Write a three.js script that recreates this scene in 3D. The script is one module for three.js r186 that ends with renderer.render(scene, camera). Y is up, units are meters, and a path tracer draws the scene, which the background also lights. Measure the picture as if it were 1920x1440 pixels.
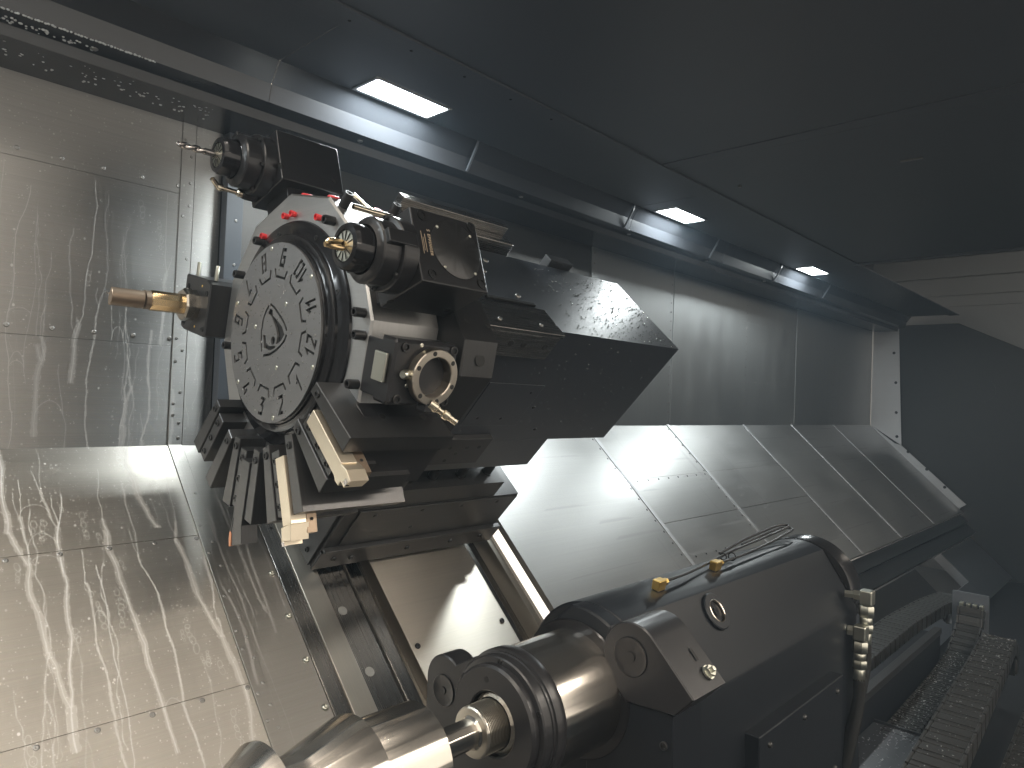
import * as THREE from 'three';
import { RoundedBoxGeometry } from 'three/addons/geometries/RoundedBoxGeometry.js';
import * as BGU from 'three/addons/utils/BufferGeometryUtils.js';
import { FontLoader } from 'three/addons/loaders/FontLoader.js';
import { RectAreaLightUniformsLib } from 'three/addons/lights/RectAreaLightUniformsLib.js';

// ------------------------------------------------------------------ camera, light, exposure
const scene = new THREE.Scene();
const YO = 1.6;                                  // the eye is 1.6 m above the shop floor; machine axes: x along the spindle, z towards the operator
const camera = new THREE.PerspectiveCamera(57.21, 4 / 3, 0.02, 60);
{
  const yaw = 0.8146798, pitch = 0.01907565, roll = 0.03931343;
  const f = new THREE.Vector3(Math.sin(yaw) * Math.cos(pitch), Math.sin(pitch), -Math.cos(yaw) * Math.cos(pitch));
  const r0 = new THREE.Vector3(Math.cos(yaw), 0, Math.sin(yaw)), u0 = r0.clone().cross(f);
  const r = r0.clone().multiplyScalar(Math.cos(roll)).addScaledVector(u0, Math.sin(roll));
  const u = u0.clone().multiplyScalar(Math.cos(roll)).addScaledVector(r0, -Math.sin(roll));
  camera.quaternion.setFromRotationMatrix(new THREE.Matrix4().makeBasis(r, u, f.clone().negate()));
  camera.position.set(0, YO, 0);
}
scene.add(camera);
const renderer = new THREE.WebGLRenderer({ antialias: true });
renderer.setSize(1024, 768);
renderer.toneMapping = THREE.LinearToneMapping;
renderer.toneMappingExposure = 1.85;
renderer.shadowMap.enabled = true;
RectAreaLightUniformsLib.init();
scene.background = new THREE.Color(1.08, 0.96, 0.81);   // the workshop's warm light, which comes in through the open door and roof
const LAMP_POWER = 96, LAMP_GLOW = 16, ADDED_LAMP_POWER = 18;
scene.fog = new THREE.FogExp2(new THREE.Color(0.6, 0.8, 1.0), 0.010);      // coolant mist, tinted blue to add a glow around the lamps

// ------------------------------------------------------------------ small tools
let seed = 7;
const rnd = () => { seed |= 0; seed = (seed + 0x6d2b79f5) | 0; let t = Math.imul(seed ^ (seed >>> 15), 1 | seed); t = (t + Math.imul(t ^ (t >>> 7), 61 | t)) ^ t; return ((t ^ (t >>> 14)) >>> 0) / 4294967296; };
const rr = (a, b) => a + (b - a) * rnd();
const D = Math.PI / 180;
const C0 = { y: 0.108, z: -1.287 };              // turret axis
const AX = { y: -0.454, z: -0.684 };             // spindle and tailstock axis
const BED = 43 * D;                              // slope of the bed
const used = new Map();
function numbered(n) { const k = used.get(n) || 0; used.set(n, k + 1); return k ? n + '_' + String(k).padStart(3, '0') : n; }
const bases = new Map();
// a thing: frame 'M' machine axes, 'S' slanted bed axes (x, away from the bed, down the bed), or a station angle (x, outwards, sideways)
function thing(name, label, category, frame, b, group) {
  const g = new THREE.Group(); g.name = numbered(name); scene.add(g);
  g.userData = { label, category }; if (group) g.userData.group = group;
  bases.set(g, b); place(g, frame, b);
  return g;
}
function place(g, frame, b) {
  if (frame === 'M') g.position.set(b[0], b[1] + YO, b[2]);
  else {
    const a = frame === 'S' ? BED : (90 - frame) * D;
    g.rotation.x = a;
    g.position.set(b[0], C0.y + YO + b[1] * Math.cos(a) - b[2] * Math.sin(a), C0.z + b[1] * Math.sin(a) + b[2] * Math.cos(a));
  }
}
function structure(name, label, b = [0, 0, 0], frame = 'M', category) {
  const g = thing(name, label, category || name.replace(/_/g, ' '), frame, b); g.userData.kind = 'structure'; return g;
}
const plain = (g) => { g = g.index ? g.toNonIndexed() : g; for (const k of Object.keys(g.attributes)) if (!['position', 'normal', 'uv'].includes(k)) g.deleteAttribute(k); if (!g.attributes.uv) g.setAttribute('uv', new THREE.BufferAttribute(new Float32Array(g.attributes.position.count * 2), 2)); return g; };
const join = (gs) => gs.length === 1 ? plain(gs[0]) : BGU.mergeGeometries(gs.map(plain));
function part(parent, name, geos, mat, label) {
  const g = join([].concat(geos)); let root = parent; while (!bases.has(root) && root.parent) root = root.parent;
  const b = bases.get(root) || [0, 0, 0]; g.translate(-b[0], -b[1], -b[2]);
  const m = new THREE.Mesh(g, mat); m.name = name; m.castShadow = m.receiveShadow = true;
  if (label) m.userData.label = label;
  parent.add(m); return m;
}
function box(x0, x1, y0, y1, z0, z1, r = 0.0015) {
  const w = x1 - x0, h = y1 - y0, d = z1 - z0; r = Math.min(r, w / 2.2, h / 2.2, d / 2.2);
  const g = r > 0 ? new RoundedBoxGeometry(w, h, d, 1, r) : new THREE.BoxGeometry(w, h, d);
  return g.translate((x0 + x1) / 2, (y0 + y1) / 2, (z0 + z1) / 2);
}
function shapeOf(pts) { const s = new THREE.Shape(); pts.forEach((p, i) => i ? s.lineTo(p[0], p[1]) : s.moveTo(p[0], p[1])); s.closePath(); return s; }
// polygon in (z, y) pushed along x from x0 to x1
function prism(zy, x0, x1, bev = 0.0015, holes = []) {
  const s = Array.isArray(zy) ? shapeOf(zy) : zy; for (const h of holes) s.holes.push(h);
  const L = x1 - x0, g = new THREE.ExtrudeGeometry(s, { depth: L - 2 * bev, bevelEnabled: bev > 0, bevelThickness: bev, bevelSize: bev, bevelOffset: -bev, bevelSegments: 1, curveSegments: 24 });
  return g.translate(0, 0, bev).rotateY(-Math.PI / 2).translate(x1, 0, 0);      // (z,y) seen from the spindle side
}
// profile [radius, x] turned round the x axis through (y, z)
function turned(prof, y = 0, z = 0, seg = 48, a0 = 0, a1 = Math.PI * 2) {
  const g = new THREE.LatheGeometry(prof.map((p) => new THREE.Vector2(Math.max(p[0], 0.00001), p[1])), seg, a0, a1);
  return BGU.toCreasedNormals(g, 0.6).rotateZ(-Math.PI / 2).translate(0, y, z);
}
function alongY(prof, x = 0, y = 0, z = 0, seg = 24) {                          // profile [radius, y] turned round an upright axis
  return BGU.toCreasedNormals(new THREE.LatheGeometry(prof.map((p) => new THREE.Vector2(Math.max(p[0], 0.00001), p[1])), seg), 0.6).translate(x, y, z);
}
// cap screw with a hex socket, its head growing from the origin along +y
function capScrew(r, h) {
  const rs = r * 0.56;
  const g = new THREE.LatheGeometry([[r, 0], [r, h * 0.86], [r * 0.9, h], [rs * 1.04, h], [rs, h * 0.9]].map((p) => new THREE.Vector2(...p)), 16);
  const hex = new THREE.LatheGeometry([[rs, h * 0.9], [rs, h * 0.45], [0.00001, h * 0.4]].map((p) => new THREE.Vector2(...p)), 6);
  return BGU.mergeGeometries([plain(BGU.toCreasedNormals(g, 0.5)), plain(BGU.toCreasedNormals(hex, 0.5))]);
}
function domeScrew(r, h) {
  return plain(new THREE.LatheGeometry([[r, 0], [r * 0.95, h * 0.45], [r * 0.7, h * 0.85], [r * 0.36, h], [r * 0.3, h * 0.7], [0.00001, h * 0.66]].map((p) => new THREE.Vector2(...p)), 12));
}
// turn a geometry that points along +y to point along dir, and put it at p
function aim(g, dir, p) {
  const q = new THREE.Quaternion().setFromUnitVectors(new THREE.Vector3(0, 1, 0), new THREE.Vector3(...dir).normalize());
  return g.applyQuaternion(q).translate(...p);
}
function tube(pts, r, seg = 40, rad = 10) { return new THREE.TubeGeometry(new THREE.CatmullRomCurve3(pts.map((p) => new THREE.Vector3(...p)), false, 'catmullrom', 0.4), seg, r, rad); }
// uv in metres divided by size, from two of the vertex coordinates
function planar(g, a, b, su, sv, ou = 0, ov = 0) {
  const p = g.attributes.position, uv = new Float32Array(p.count * 2), k = { x: 0, y: 1, z: 2 };
  for (let i = 0; i < p.count; i++) { const v = [p.getX(i), p.getY(i), p.getZ(i)]; uv[2 * i] = (v[k[a]] - ou) / su; uv[2 * i + 1] = (v[k[b]] - ov) / sv; }
  g.setAttribute('uv', new THREE.BufferAttribute(uv, 2)); return g;
}
// outline of a thick open stroke
function strokeOutline(pts, w) {
  const n = pts.length, L = [], R = [];
  for (let i = 0; i < n; i++) {
    const p = pts[i], a = pts[Math.max(0, i - 1)], b = pts[Math.min(n - 1, i + 1)];
    const d1 = i ? norm2(p[0] - a[0], p[1] - a[1]) : norm2(b[0] - p[0], b[1] - p[1]), d2 = i < n - 1 ? norm2(b[0] - p[0], b[1] - p[1]) : d1;
    const m = norm2(-d1[1] - d2[1], d1[0] + d2[0]), c = Math.max(0.45, m[0] * -d1[1] + m[1] * d1[0]), k = w / 2 / c;
    L.push([p[0] + m[0] * k, p[1] + m[1] * k]); R.push([p[0] - m[0] * k, p[1] - m[1] * k]);
  }
  return [...L, ...R.reverse()];
}
const norm2 = (x, y) => { const l = Math.hypot(x, y) || 1; return [x / l, y / l]; };

// ------------------------------------------------------------------ materials
function canvasTex(cv, srgb, rx = 1, ry = 1) {
  const t = new THREE.CanvasTexture(cv); t.wrapS = t.wrapT = THREE.RepeatWrapping; t.repeat.set(rx, ry); t.anisotropy = 8;
  if (srgb) t.colorSpace = THREE.SRGBColorSpace; return t;
}
const lin2s = (x) => Math.round(255 * (x <= 0.0031308 ? 12.92 * x : 1.055 * Math.pow(x, 1 / 2.4) - 0.055));
const grey = (v, a = 1, t = [1, 1, 1]) => `rgba(${t.map((k) => Math.min(255, lin2s(Math.min(1, v * k)))).join(',')},${a})`;
const rm = (rough, metal, a = 1) => `rgba(0,${Math.round(rough * 255)},${Math.round(metal * 255)},${a})`;
// brushed sheet: fine lines along u, with or without dried coolant runs. Returns colour and roughness/metalness canvases
function sheet(w, h, { base = 0.5, tint = [1, 0.985, 0.95], rough = 0.34, lines = 2600, drips = 0, specks = 0, wide = 0, net = 0, dripFrom = [0, 0.4], smudge = 40, fade = 1, metal = 1, dripTone = 0.62, dw = 1, dm = 0.3, web = 0, webFrom = [-0.1, 0.35], streaks = 0 }) {
  const A = document.createElement('canvas'), B = document.createElement('canvas'); A.width = B.width = w; A.height = B.height = h;
  const a = A.getContext('2d'), b = B.getContext('2d');
  a.fillStyle = grey(base, 1, tint); a.fillRect(0, 0, w, h); b.fillStyle = rm(rough, metal); b.fillRect(0, 0, w, h);
  for (let i = 0; i < smudge; i++) {
    const x = rnd() * w, y = rnd() * h, R = rr(0.05, 0.25) * w, up = rnd() < 0.5;
    for (const [c, col] of [[a, up ? grey(base * 1.12, 0.16, tint) : grey(base * 0.85, 0.16, tint)], [b, rm(rough * (up ? 1.3 : 0.8), metal, 0.2)]]) {
      c.save(); c.translate(x, y); c.scale(1, rr(0.15, 0.6)); const g = c.createRadialGradient(0, 0, 0, 0, 0, R); g.addColorStop(0, col); g.addColorStop(1, col.replace(/[\d.]+\)$/, '0)')); c.fillStyle = g; c.fillRect(-R, -R, 2 * R, 2 * R); c.restore();
    }
  }
  for (let i = 0; i < lines; i++) {
    const y = rnd() * h, x = rnd() * w, L = rr(0.15, 1) * w, k = rr(0.8, 1.18);
    a.fillStyle = grey(base * k, 0.22, tint); a.fillRect(x, y, L, rr(0.5, 1.4)); a.fillRect(x - w, y, L, 1);
    b.fillStyle = rm(Math.min(1, rough * rr(0.75, 1.35)), metal, 0.25); b.fillRect(x, y, L, rr(0.5, 1.4)); b.fillRect(x - w, y, L, 1);
  }
  for (let i = 0; i < streaks; i++) {                          // dark rubbed marks and the outlines of wiped patches
    const x = rnd() * w, y = rnd() * h, L = rr(0.1, 0.4) * w, t = rr(3, 12) * h / 1024, along = rnd() < 0.7;
    for (const [c, col] of [[a, grey(base * 0.6, 0.09, tint)], [b, rm(Math.min(1, rough * 1.4), metal, 0.14)]]) { c.fillStyle = col; for (let k = 0; k < 5; k++) along ? c.fillRect(x + k * L * 0.02, y + t * k / 5, L * (1 - k * 0.08), t / 2) : c.fillRect(x + t * k / 5, y, t / 3, L); }
  }
  const T = [1, 0.985, 0.96];
  const mark = (pts, wd, al) => {
    for (let i = 1; i < pts.length; i++) {
      const q = Math.min(1, i / 12) * al * (0.75 + 0.25 * Math.sin(i * 0.7));
      for (const [c, col] of [[a, grey(dripTone, q, T)], [b, rm(0.68, dm, q)]]) { c.strokeStyle = col; c.lineWidth = wd * (0.7 + 0.5 * Math.abs(Math.sin(i * 0.31 + pts[0][0]))); c.lineCap = 'round'; c.beginPath(); c.moveTo(...pts[i - 1]); c.lineTo(...pts[i]); c.stroke(); }
    }
  };
  const run = (x, y, end, wd, al, depth = 0) => {
    const pts = [[x, y]]; let vx = 0; const st = h / 240;
    while (y < end && pts.length < 600) {
      vx = vx * 0.82 + rr(-1, 1) * st * 0.17; x += vx; y += st * rr(0.7, 1.2); pts.push([x, y]);
      if (depth < 2 && rnd() < 0.022) {                       // a loop that leaves the run and joins it again
        const len = rr(5, 16), sd = rnd() < 0.5 ? -1 : 1, amp = rr(1, 2.6) * st, lp = [];
        for (let k = 0; k <= len; k++) lp.push([x + sd * amp * Math.sin((k / len) * Math.PI) + rr(-0.4, 0.4) * st, y + k * st]);
        mark(lp, wd * 0.7, al * 0.8);
      }
      if (depth < 2 && rnd() < 0.008) run(x, y, Math.min(end, y + rr(0.1, 0.4) * h), wd * 0.7, al * 0.85, depth + 1);
    }
    mark(pts, wd, al);
    if (rnd() < 0.5 && depth < 2) { a.fillStyle = grey(dripTone * 1.1, al, T); a.beginPath(); a.ellipse(x, y, wd * 0.9, wd * 1.4, 0, 0, 7); a.fill(); }
  };
  for (let i = 0; i < drips; i++) run(rnd() * w * fade, h * rr(...dripFrom), h * rr(0.6, 1.1), rr(1.6, 4) * dw * w / 2048, rr(0.3, 0.8));
  // coolant that ran down as a web: thin runs wander, join into broad milky streams, split again and leave arches between them
  if (web) {
    const k0 = w / 2048, both = (fn) => { fn(a, (q) => grey(dripTone, q, T)); fn(b, (q) => rm(0.66, dm, q)); };
    const seg = (x0, y0, x1, y1, wd, q) => both((c, col) => { c.strokeStyle = col(q); c.lineWidth = wd; c.lineCap = 'round'; c.beginPath(); c.moveTo(x0, y0); c.lineTo(x1, y1); c.stroke(); });
    let runs = Array.from({ length: web }, (_, i) => ({ x: (i + rr(0.1, 0.9)) / web * w, v: 0, wd: rr(1.3, 3) * k0 * dw, q: rr(0.45, 0.85), film: rnd() < 0.12 ? rr(8, 22) * k0 : 0, start: h * rr(...webFrom), end: h * rr(0.55, 1.2) }));
    const st = 4 * h / 1400;
    for (let y = 0; y < h; y += st) {
      runs.sort((p, q) => p.x - q.x); const extra = [];
      for (let i = 0; i < runs.length; i++) {
        const r = runs[i], n = runs[i + 1]; if (y < r.start || y > r.end) continue;
        r.v = r.v * 0.9 + rr(-0.5, 0.5) * 0.55 * k0 * (rnd() < 0.05 ? 4 : 1) - 0.012 * r.v;
        if (n && y >= n.start && n.x - r.x < 26 * k0 && rnd() < 0.3) { r.v += 0.35 * k0; n.v -= 0.35 * k0; }
        const x1 = r.x + r.v; seg(r.x, y, x1, y + st, r.wd * rr(0.75, 1.25), r.q);
        if (r.film > 0) { both((c, col) => { const g = r.film * (0.85 + 0.15 * Math.sin(y * 0.02 + r.start)); c.fillStyle = col(0.36); c.fillRect(x1 - g / 2, y, g, st); }); if (rnd() < 0.25) { seg(x1 - r.film / 2, y, x1 - r.film / 2 + rr(-1, 1) * k0, y + st * 2, 1.4 * k0, 0.5); seg(x1 + r.film / 2, y, x1 + r.film / 2 + rr(-1, 1) * k0, y + st * 2, 1.4 * k0, 0.5); } r.film += rr(-0.6, 0.55) * k0; if (r.film < 3 * k0) r.film = 0; }
        r.x = x1;
        if (n && y >= n.start && n.x - r.x < 4 * k0) { r.end = y; n.film = Math.min(34 * k0, Math.max(n.film, rr(5, 12) * k0) + r.film * 0.6); n.wd = Math.min(4.5 * k0, n.wd * 1.15); }
        else if (n && n.x - r.x < 110 * k0 && n.x - r.x > 14 * k0 && y > n.start && rnd() < 0.006) {                  // an arch
          const H = rr(18, 60) * k0, A = r.x, B = n.x, m = []; for (let k = 0; k <= 14; k++) { const t = k / 14; m.push([A + (B - A) * t, y - H * Math.pow(Math.sin(t * Math.PI), 0.6) + rr(-1, 1) * k0]); }
          for (let k = 1; k < m.length; k++) seg(...m[k - 1], ...m[k], rr(1.2, 2.4) * k0, 0.6);
        }
        if (rnd() < 0.0035 && runs.length + extra.length < web * 2) extra.push({ x: r.x + 2 * k0, v: 0.9 * k0, wd: r.wd * 0.75, q: r.q * 0.9, film: 0, start: y, end: y + h * rr(0.08, 0.4) });
      }
      runs = runs.filter((r) => y <= r.end).concat(extra);
    }
  }
  for (let i = 0; i < net; i++) {                             // chains of dried foam cells along a run
    let x = rnd() * w * fade, y = h * rr(0, 0.75); const m = 2 + Math.floor(rnd() * 7);
    for (let k = 0; k < m; k++) {
      const R = rr(3, 8) * w / 2048, e = rr(1, 2.2);
      for (const [c, col] of [[a, grey(dripTone, 0.55, T)], [b, rm(0.68, dm, 0.5)]]) { c.strokeStyle = col; c.lineWidth = rr(1.2, 2.4) * w / 2048; c.beginPath(); c.ellipse(x, y, R, R * e, rr(-0.2, 0.2), 0, 7); c.stroke(); }
      x += rr(-0.7, 0.9) * R; y += R * e * rr(1.5, 2);
    }
  }
  for (let i = 0; i < wide; i++) {                            // broad milky streams
    const x = rnd() * w * fade, y = h * rr(-0.05, 0.45), W = rr(7, 26) * w / 2048, L = h * rr(0.15, 0.55), drift = rr(-0.2, 0.5) * W;
    for (const [c, col] of [[a, grey(dripTone, 0.34, T)], [b, rm(0.62, dm, 0.45)]]) {
      c.fillStyle = col; c.beginPath(); c.moveTo(x - W * 0.3, y);
      for (let k = 1; k <= 16; k++) c.lineTo(x - W * (0.32 + 0.3 * Math.sin(k * 1.3 + x)) * (1 - 0.4 * Math.abs(k / 16 - 0.6)) + drift * k / 16, y + L * k / 16);
      for (let k = 16; k >= 1; k--) c.lineTo(x + W * (0.32 + 0.25 * Math.sin(k * 1.7 + x * 2)) * (1 - 0.4 * Math.abs(k / 16 - 0.6)) + drift * k / 16, y + L * k / 16);
      c.closePath(); c.fill();
    }
    run(x - W * 0.35, y, y + L * rr(0.9, 1.4), 2.2 * w / 2048, 0.6, 2); run(x + W * 0.35, y, y + L * rr(0.9, 1.4), 2.2 * w / 2048, 0.6, 2);
  }
  for (let i = 0; i < specks; i++) {
    const x = rnd() * w, y = rnd() * h, R = rr(0.8, 1) * (rnd() < 0.04 ? rr(2, 3.6) : rr(0.8, 2)) * w / 2048, q = rr(0.35, 0.9);
    for (const [c, col] of [[a, grey(dripTone * 1.15, q, T)], [b, rm(0.6, dm, q)]]) { c.fillStyle = col; c.beginPath(); c.ellipse(x, y, R, R * rr(0.8, 1.5), 0, 0, 7); c.fill(); }
  }
  return [A, B];
}
function sheetMat(name, w, h, o, extra = {}) {
  const [A, B] = sheet(w, h, o), rmap = canvasTex(B, false, ...(extra.repeat || [1, 1])); const e = { ...extra }; delete e.repeat;
  return new THREE.MeshPhysicalMaterial({ name, map: canvasTex(A, true, ...(extra.repeat || [1, 1])), roughnessMap: rmap, metalnessMap: rmap, roughness: 1, metalness: 1, ...e });
}
// fine grain for paint and cast surfaces
function grain(n, contrast, blotch = 0) {
  const c = document.createElement('canvas'); c.width = c.height = n; const x = c.getContext('2d'), im = x.createImageData(n, n), low = [];
  for (let i = 0; i < 34 * 34; i++) low.push(rnd());
  for (let j = 0; j < n; j++) for (let i = 0; i < n; i++) {
    const u = i / n * 33, v = j / n * 33, a = Math.floor(u) % 33, b = Math.floor(v) % 33, fu = u % 1, fv = v % 1, g = (p, q) => low[(p % 33) + (q % 33) * 34];
    const l = (g(a, b) * (1 - fu) + g(a + 1, b) * fu) * (1 - fv) + (g(a, b + 1) * (1 - fu) + g(a + 1, b + 1) * fu) * fv;
    const k = Math.max(0, Math.min(255, 190 + (rnd() - 0.5) * contrast + (l - 0.5) * blotch)); im.data.set([k, k, k, 255], (j * n + i) * 4);
  }
  x.putImageData(im, 0, 0); return c;
}
const grainFine = grain(512, 90, 60), grainSoft = grain(512, 12, 45);
const G1 = canvasTex(grainFine, false, 1, 1), G2 = canvasTex(grainSoft, false, 1, 1);
const phys = (name, c, rough, metal, o = {}) => new THREE.MeshPhysicalMaterial({ name, color: new THREE.Color().setRGB(...c), roughness: rough, metalness: metal, ...o });
const M = {};
M.wallL = sheetMat('brushed steel wall with dried coolant', 2048, 1280, { base: 0.33, rough: 0.42, drips: 30, net: 30, web: 80, webFrom: [0.3, 0.95], specks: 3600, dripFrom: [0.3, 0.85], fade: 1, smudge: 50, dripTone: 0.46, dw: 0.75, dm: 0.4 }, { anisotropy: 0.85, anisotropyRotation: Math.PI / 2 });
M.slopeL = sheetMat('brushed steel slope with dried coolant', 2048, 1400, { base: 0.46, tint: [1, 0.95, 0.87], rough: 0.44, drips: 22, wide: 4, net: 60, web: 84, specks: 6500, dripFrom: [-0.05, 0.6], smudge: 50, dripTone: 0.62, dw: 0.9, dm: 0.4 }, { anisotropy: 0.8, anisotropyRotation: Math.PI / 2 });
M.steel = sheetMat('brushed steel sheet', 1024, 1024, { base: 0.5, tint: [1, 0.93, 0.82], rough: 0.36, lines: 1800, specks: 160, smudge: 16 }, { anisotropy: 0.85, anisotropyRotation: Math.PI / 2 });  // warm tint puts the golden workshop light into the steel colour
M.steelDark = sheetMat('dark brushed steel guide', 1024, 1024, { base: 0.3, tint: [1, 0.96, 0.9], rough: 0.26, lines: 1800, specks: 220, smudge: 16 }, { anisotropy: 0.85, anisotropyRotation: Math.PI / 2 });
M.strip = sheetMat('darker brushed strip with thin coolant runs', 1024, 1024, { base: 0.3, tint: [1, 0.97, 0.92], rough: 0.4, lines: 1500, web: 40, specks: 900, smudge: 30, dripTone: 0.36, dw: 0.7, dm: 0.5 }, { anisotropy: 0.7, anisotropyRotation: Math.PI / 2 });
M.galv = sheetMat('dull galvanised sheet', 1024, 1024, { base: 0.35, tint: [1, 1, 0.985], rough: 0.42, lines: 700, specks: 80, smudge: 70, dripTone: 0.3, streaks: 26 }, { anisotropy: 0.2, clearcoat: 0.25, clearcoatRoughness: 0.1 });
M.galvWall = sheetMat('dull sheet of the rear wall', 1024, 1024, { base: 0.34, tint: [0.97, 1, 1.02], rough: 0.45, lines: 500, specks: 40, smudge: 70 });
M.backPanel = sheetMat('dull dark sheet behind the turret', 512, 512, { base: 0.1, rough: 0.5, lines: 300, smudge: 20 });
M.disc = sheetMat('ground steel of the turret disc', 1024, 1024, { base: 0.44, tint: [1, 1, 1], rough: 0.42, lines: 1500, specks: 500, smudge: 20 });
M.plate = sheetMat('bead blasted number plate', 1024, 1024, { base: 0.25, tint: [1, 1, 1.01], rough: 0.5, lines: 250, specks: 500, smudge: 12, dripTone: 0.75 });
M.black = phys('black oxide steel', [0.022, 0.022, 0.024], 0.34, 0.35);
M.blackBrushed = sheetMat('brushed black steel', 1024, 1024, { base: 0.06, tint: [1, 1, 1.02], rough: 0.36, lines: 2200, specks: 90, smudge: 20, metal: 0.75, dripTone: 0.3 }, { anisotropy: 0.4, anisotropyRotation: Math.PI / 2 });
M.gloss = phys('glossy black steel', [0.02, 0.02, 0.022], 0.2, 0.5);
M.guard = phys('dark paint of the slide guard', [0.020, 0.023, 0.029], 0.4, 0.0, { clearcoat: 0.7, clearcoatRoughness: 0.3 });
M.cast = phys('black textured casting paint', [0.008, 0.0095, 0.0122], 0.4, 0.0, { specularIntensity: 0.42,  bumpMap: G1, bumpScale: 0.00002 });
M.roof = phys('dark grey enclosure paint', [0.068, 0.076, 0.088], 0.42, 0.0, { bumpMap: G1, bumpScale: 0.00003 });
M.roofStrip = phys('satin dark enclosure sheet', [0.036, 0.039, 0.045], 0.27, 0.15, { bumpMap: G1, bumpScale: 0.00003 });
M.endLight = phys('pale grey end sheet', [0.19, 0.195, 0.2], 0.55, 0.1);
M.endDark = phys('dark end sheet', [0.016, 0.017, 0.019], 0.5, 0.1);
M.trim = sheetMat('pale trim sheet', 512, 512, { base: 0.42, tint: [1, 1, 1.02], rough: 0.5, lines: 300, smudge: 14 });
M.polished = phys('turned polished steel', [0.62, 0.58, 0.53], 0.24, 1, { anisotropy: 0.75, anisotropyRotation: Math.PI / 2 });
M.polished2 = phys('ground steel', [0.5, 0.46, 0.4], 0.26, 1);
M.thread = phys('dull threaded steel', [0.42, 0.4, 0.36], 0.34, 1);
M.shank = phys('nickel plated tool shank', [0.62, 0.55, 0.44], 0.38, 0.85);
M.brownTool = phys('brown tool steel', [0.3, 0.23, 0.17], 0.4, 0.85);
M.warmTintRing = phys('ground warm steel', [0.5, 0.45, 0.385], 0.28, 1);  // plain steel, with the warm reflection put into its colour
M.nickel = phys('nickel plated fitting', [0.62, 0.56, 0.45], 0.24, 1);
M.brass = phys('brass', [0.62, 0.42, 0.14], 0.3, 1);
M.gold = phys('golden carbide coating', [0.6, 0.45, 0.26], 0.27, 1);
M.carbide = phys('bright carbide', [0.36, 0.34, 0.33], 0.24, 1);
M.copper = phys('copper coloured insert', [0.55, 0.25, 0.14], 0.4, 0.8);
M.red = phys('red plastic cap', [0.62, 0.03, 0.035], 0.45, 0);
M.rubber = phys('black rubber', [0.007, 0.007, 0.007], 0.7, 0, { specularIntensity: 0.5 });
M.bolt = phys('black screw', [0.03, 0.03, 0.031], 0.38, 0.6);
M.screw = phys('zinc plated screw', [0.27, 0.265, 0.255], 0.45, 1);
M.zinc = phys('zinc plated fitting', [0.5, 0.5, 0.44], 0.32, 1);
M.chain = phys('black plastic chain link', [0.018, 0.0175, 0.0165], 0.34, 0);
M.void = phys('dark inside', [0.006, 0.006, 0.006], 0.8, 0);
M.chip = phys('bright metal chip', [0.7, 0.7, 0.7], 0.3, 1);
M.drop = phys('milky coolant drop', [0.6, 0.61, 0.62], 0.25, 0);
M.plug = phys('dull grey plug', [0.3, 0.3, 0.29], 0.5, 0.6);
M.lens = new THREE.MeshStandardMaterial({ name: 'lit lamp lens', color: 0xffffff, roughness: 0.6, emissive: new THREE.Color(0.93, 1.0, 1.0), emissiveIntensity: LAMP_GLOW });
M.tubeLamp = new THREE.MeshStandardMaterial({ name: 'lit tube', color: 0xffffff, emissive: new THREE.Color(1, 0.89, 0.75), emissiveIntensity: 20 });
M.print = phys('pale engraved print', [0.45, 0.36, 0.26], 0.5, 0.2);

// ------------------------------------------------------------------ enclosure
const floorY = -1.25;
{
  const g = structure('pit_floor', 'dark floor of the machine pit under the bed', [2.7, floorY, -0.7]);
  part(g, 'floor_sheet', box(-1.2, 6.8, floorY - 0.05, floorY, -2.0, 0.45, 0), M.endDark);
}
const screwsAt = (parent, list, dir, geo, mat, name = 'screw') => {         // each screw a mesh of its own, one shared geometry
  let root = parent; while (!bases.has(root)) root = root.parent;
  const b = bases.get(root), q = new THREE.Quaternion().setFromUnitVectors(new THREE.Vector3(0, 1, 0), new THREE.Vector3(...dir).normalize());
  for (const p of list) { const m = new THREE.Mesh(geo, mat); m.name = name; m.quaternion.copy(q); m.position.set(p[0] - b[0], p[1] - b[1], p[2] - b[2]); m.castShadow = m.receiveShadow = true; parent.add(m); }
};
const rangeN = (a, b, n) => Array.from({ length: n }, (_, i) => a + (b - a) * i / (n - 1));
const sDome = domeScrew(0.0055, 0.0014), sRivet = domeScrew(0.0042, 0.0018), sBig = capScrew(0.009, 0.009);
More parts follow.
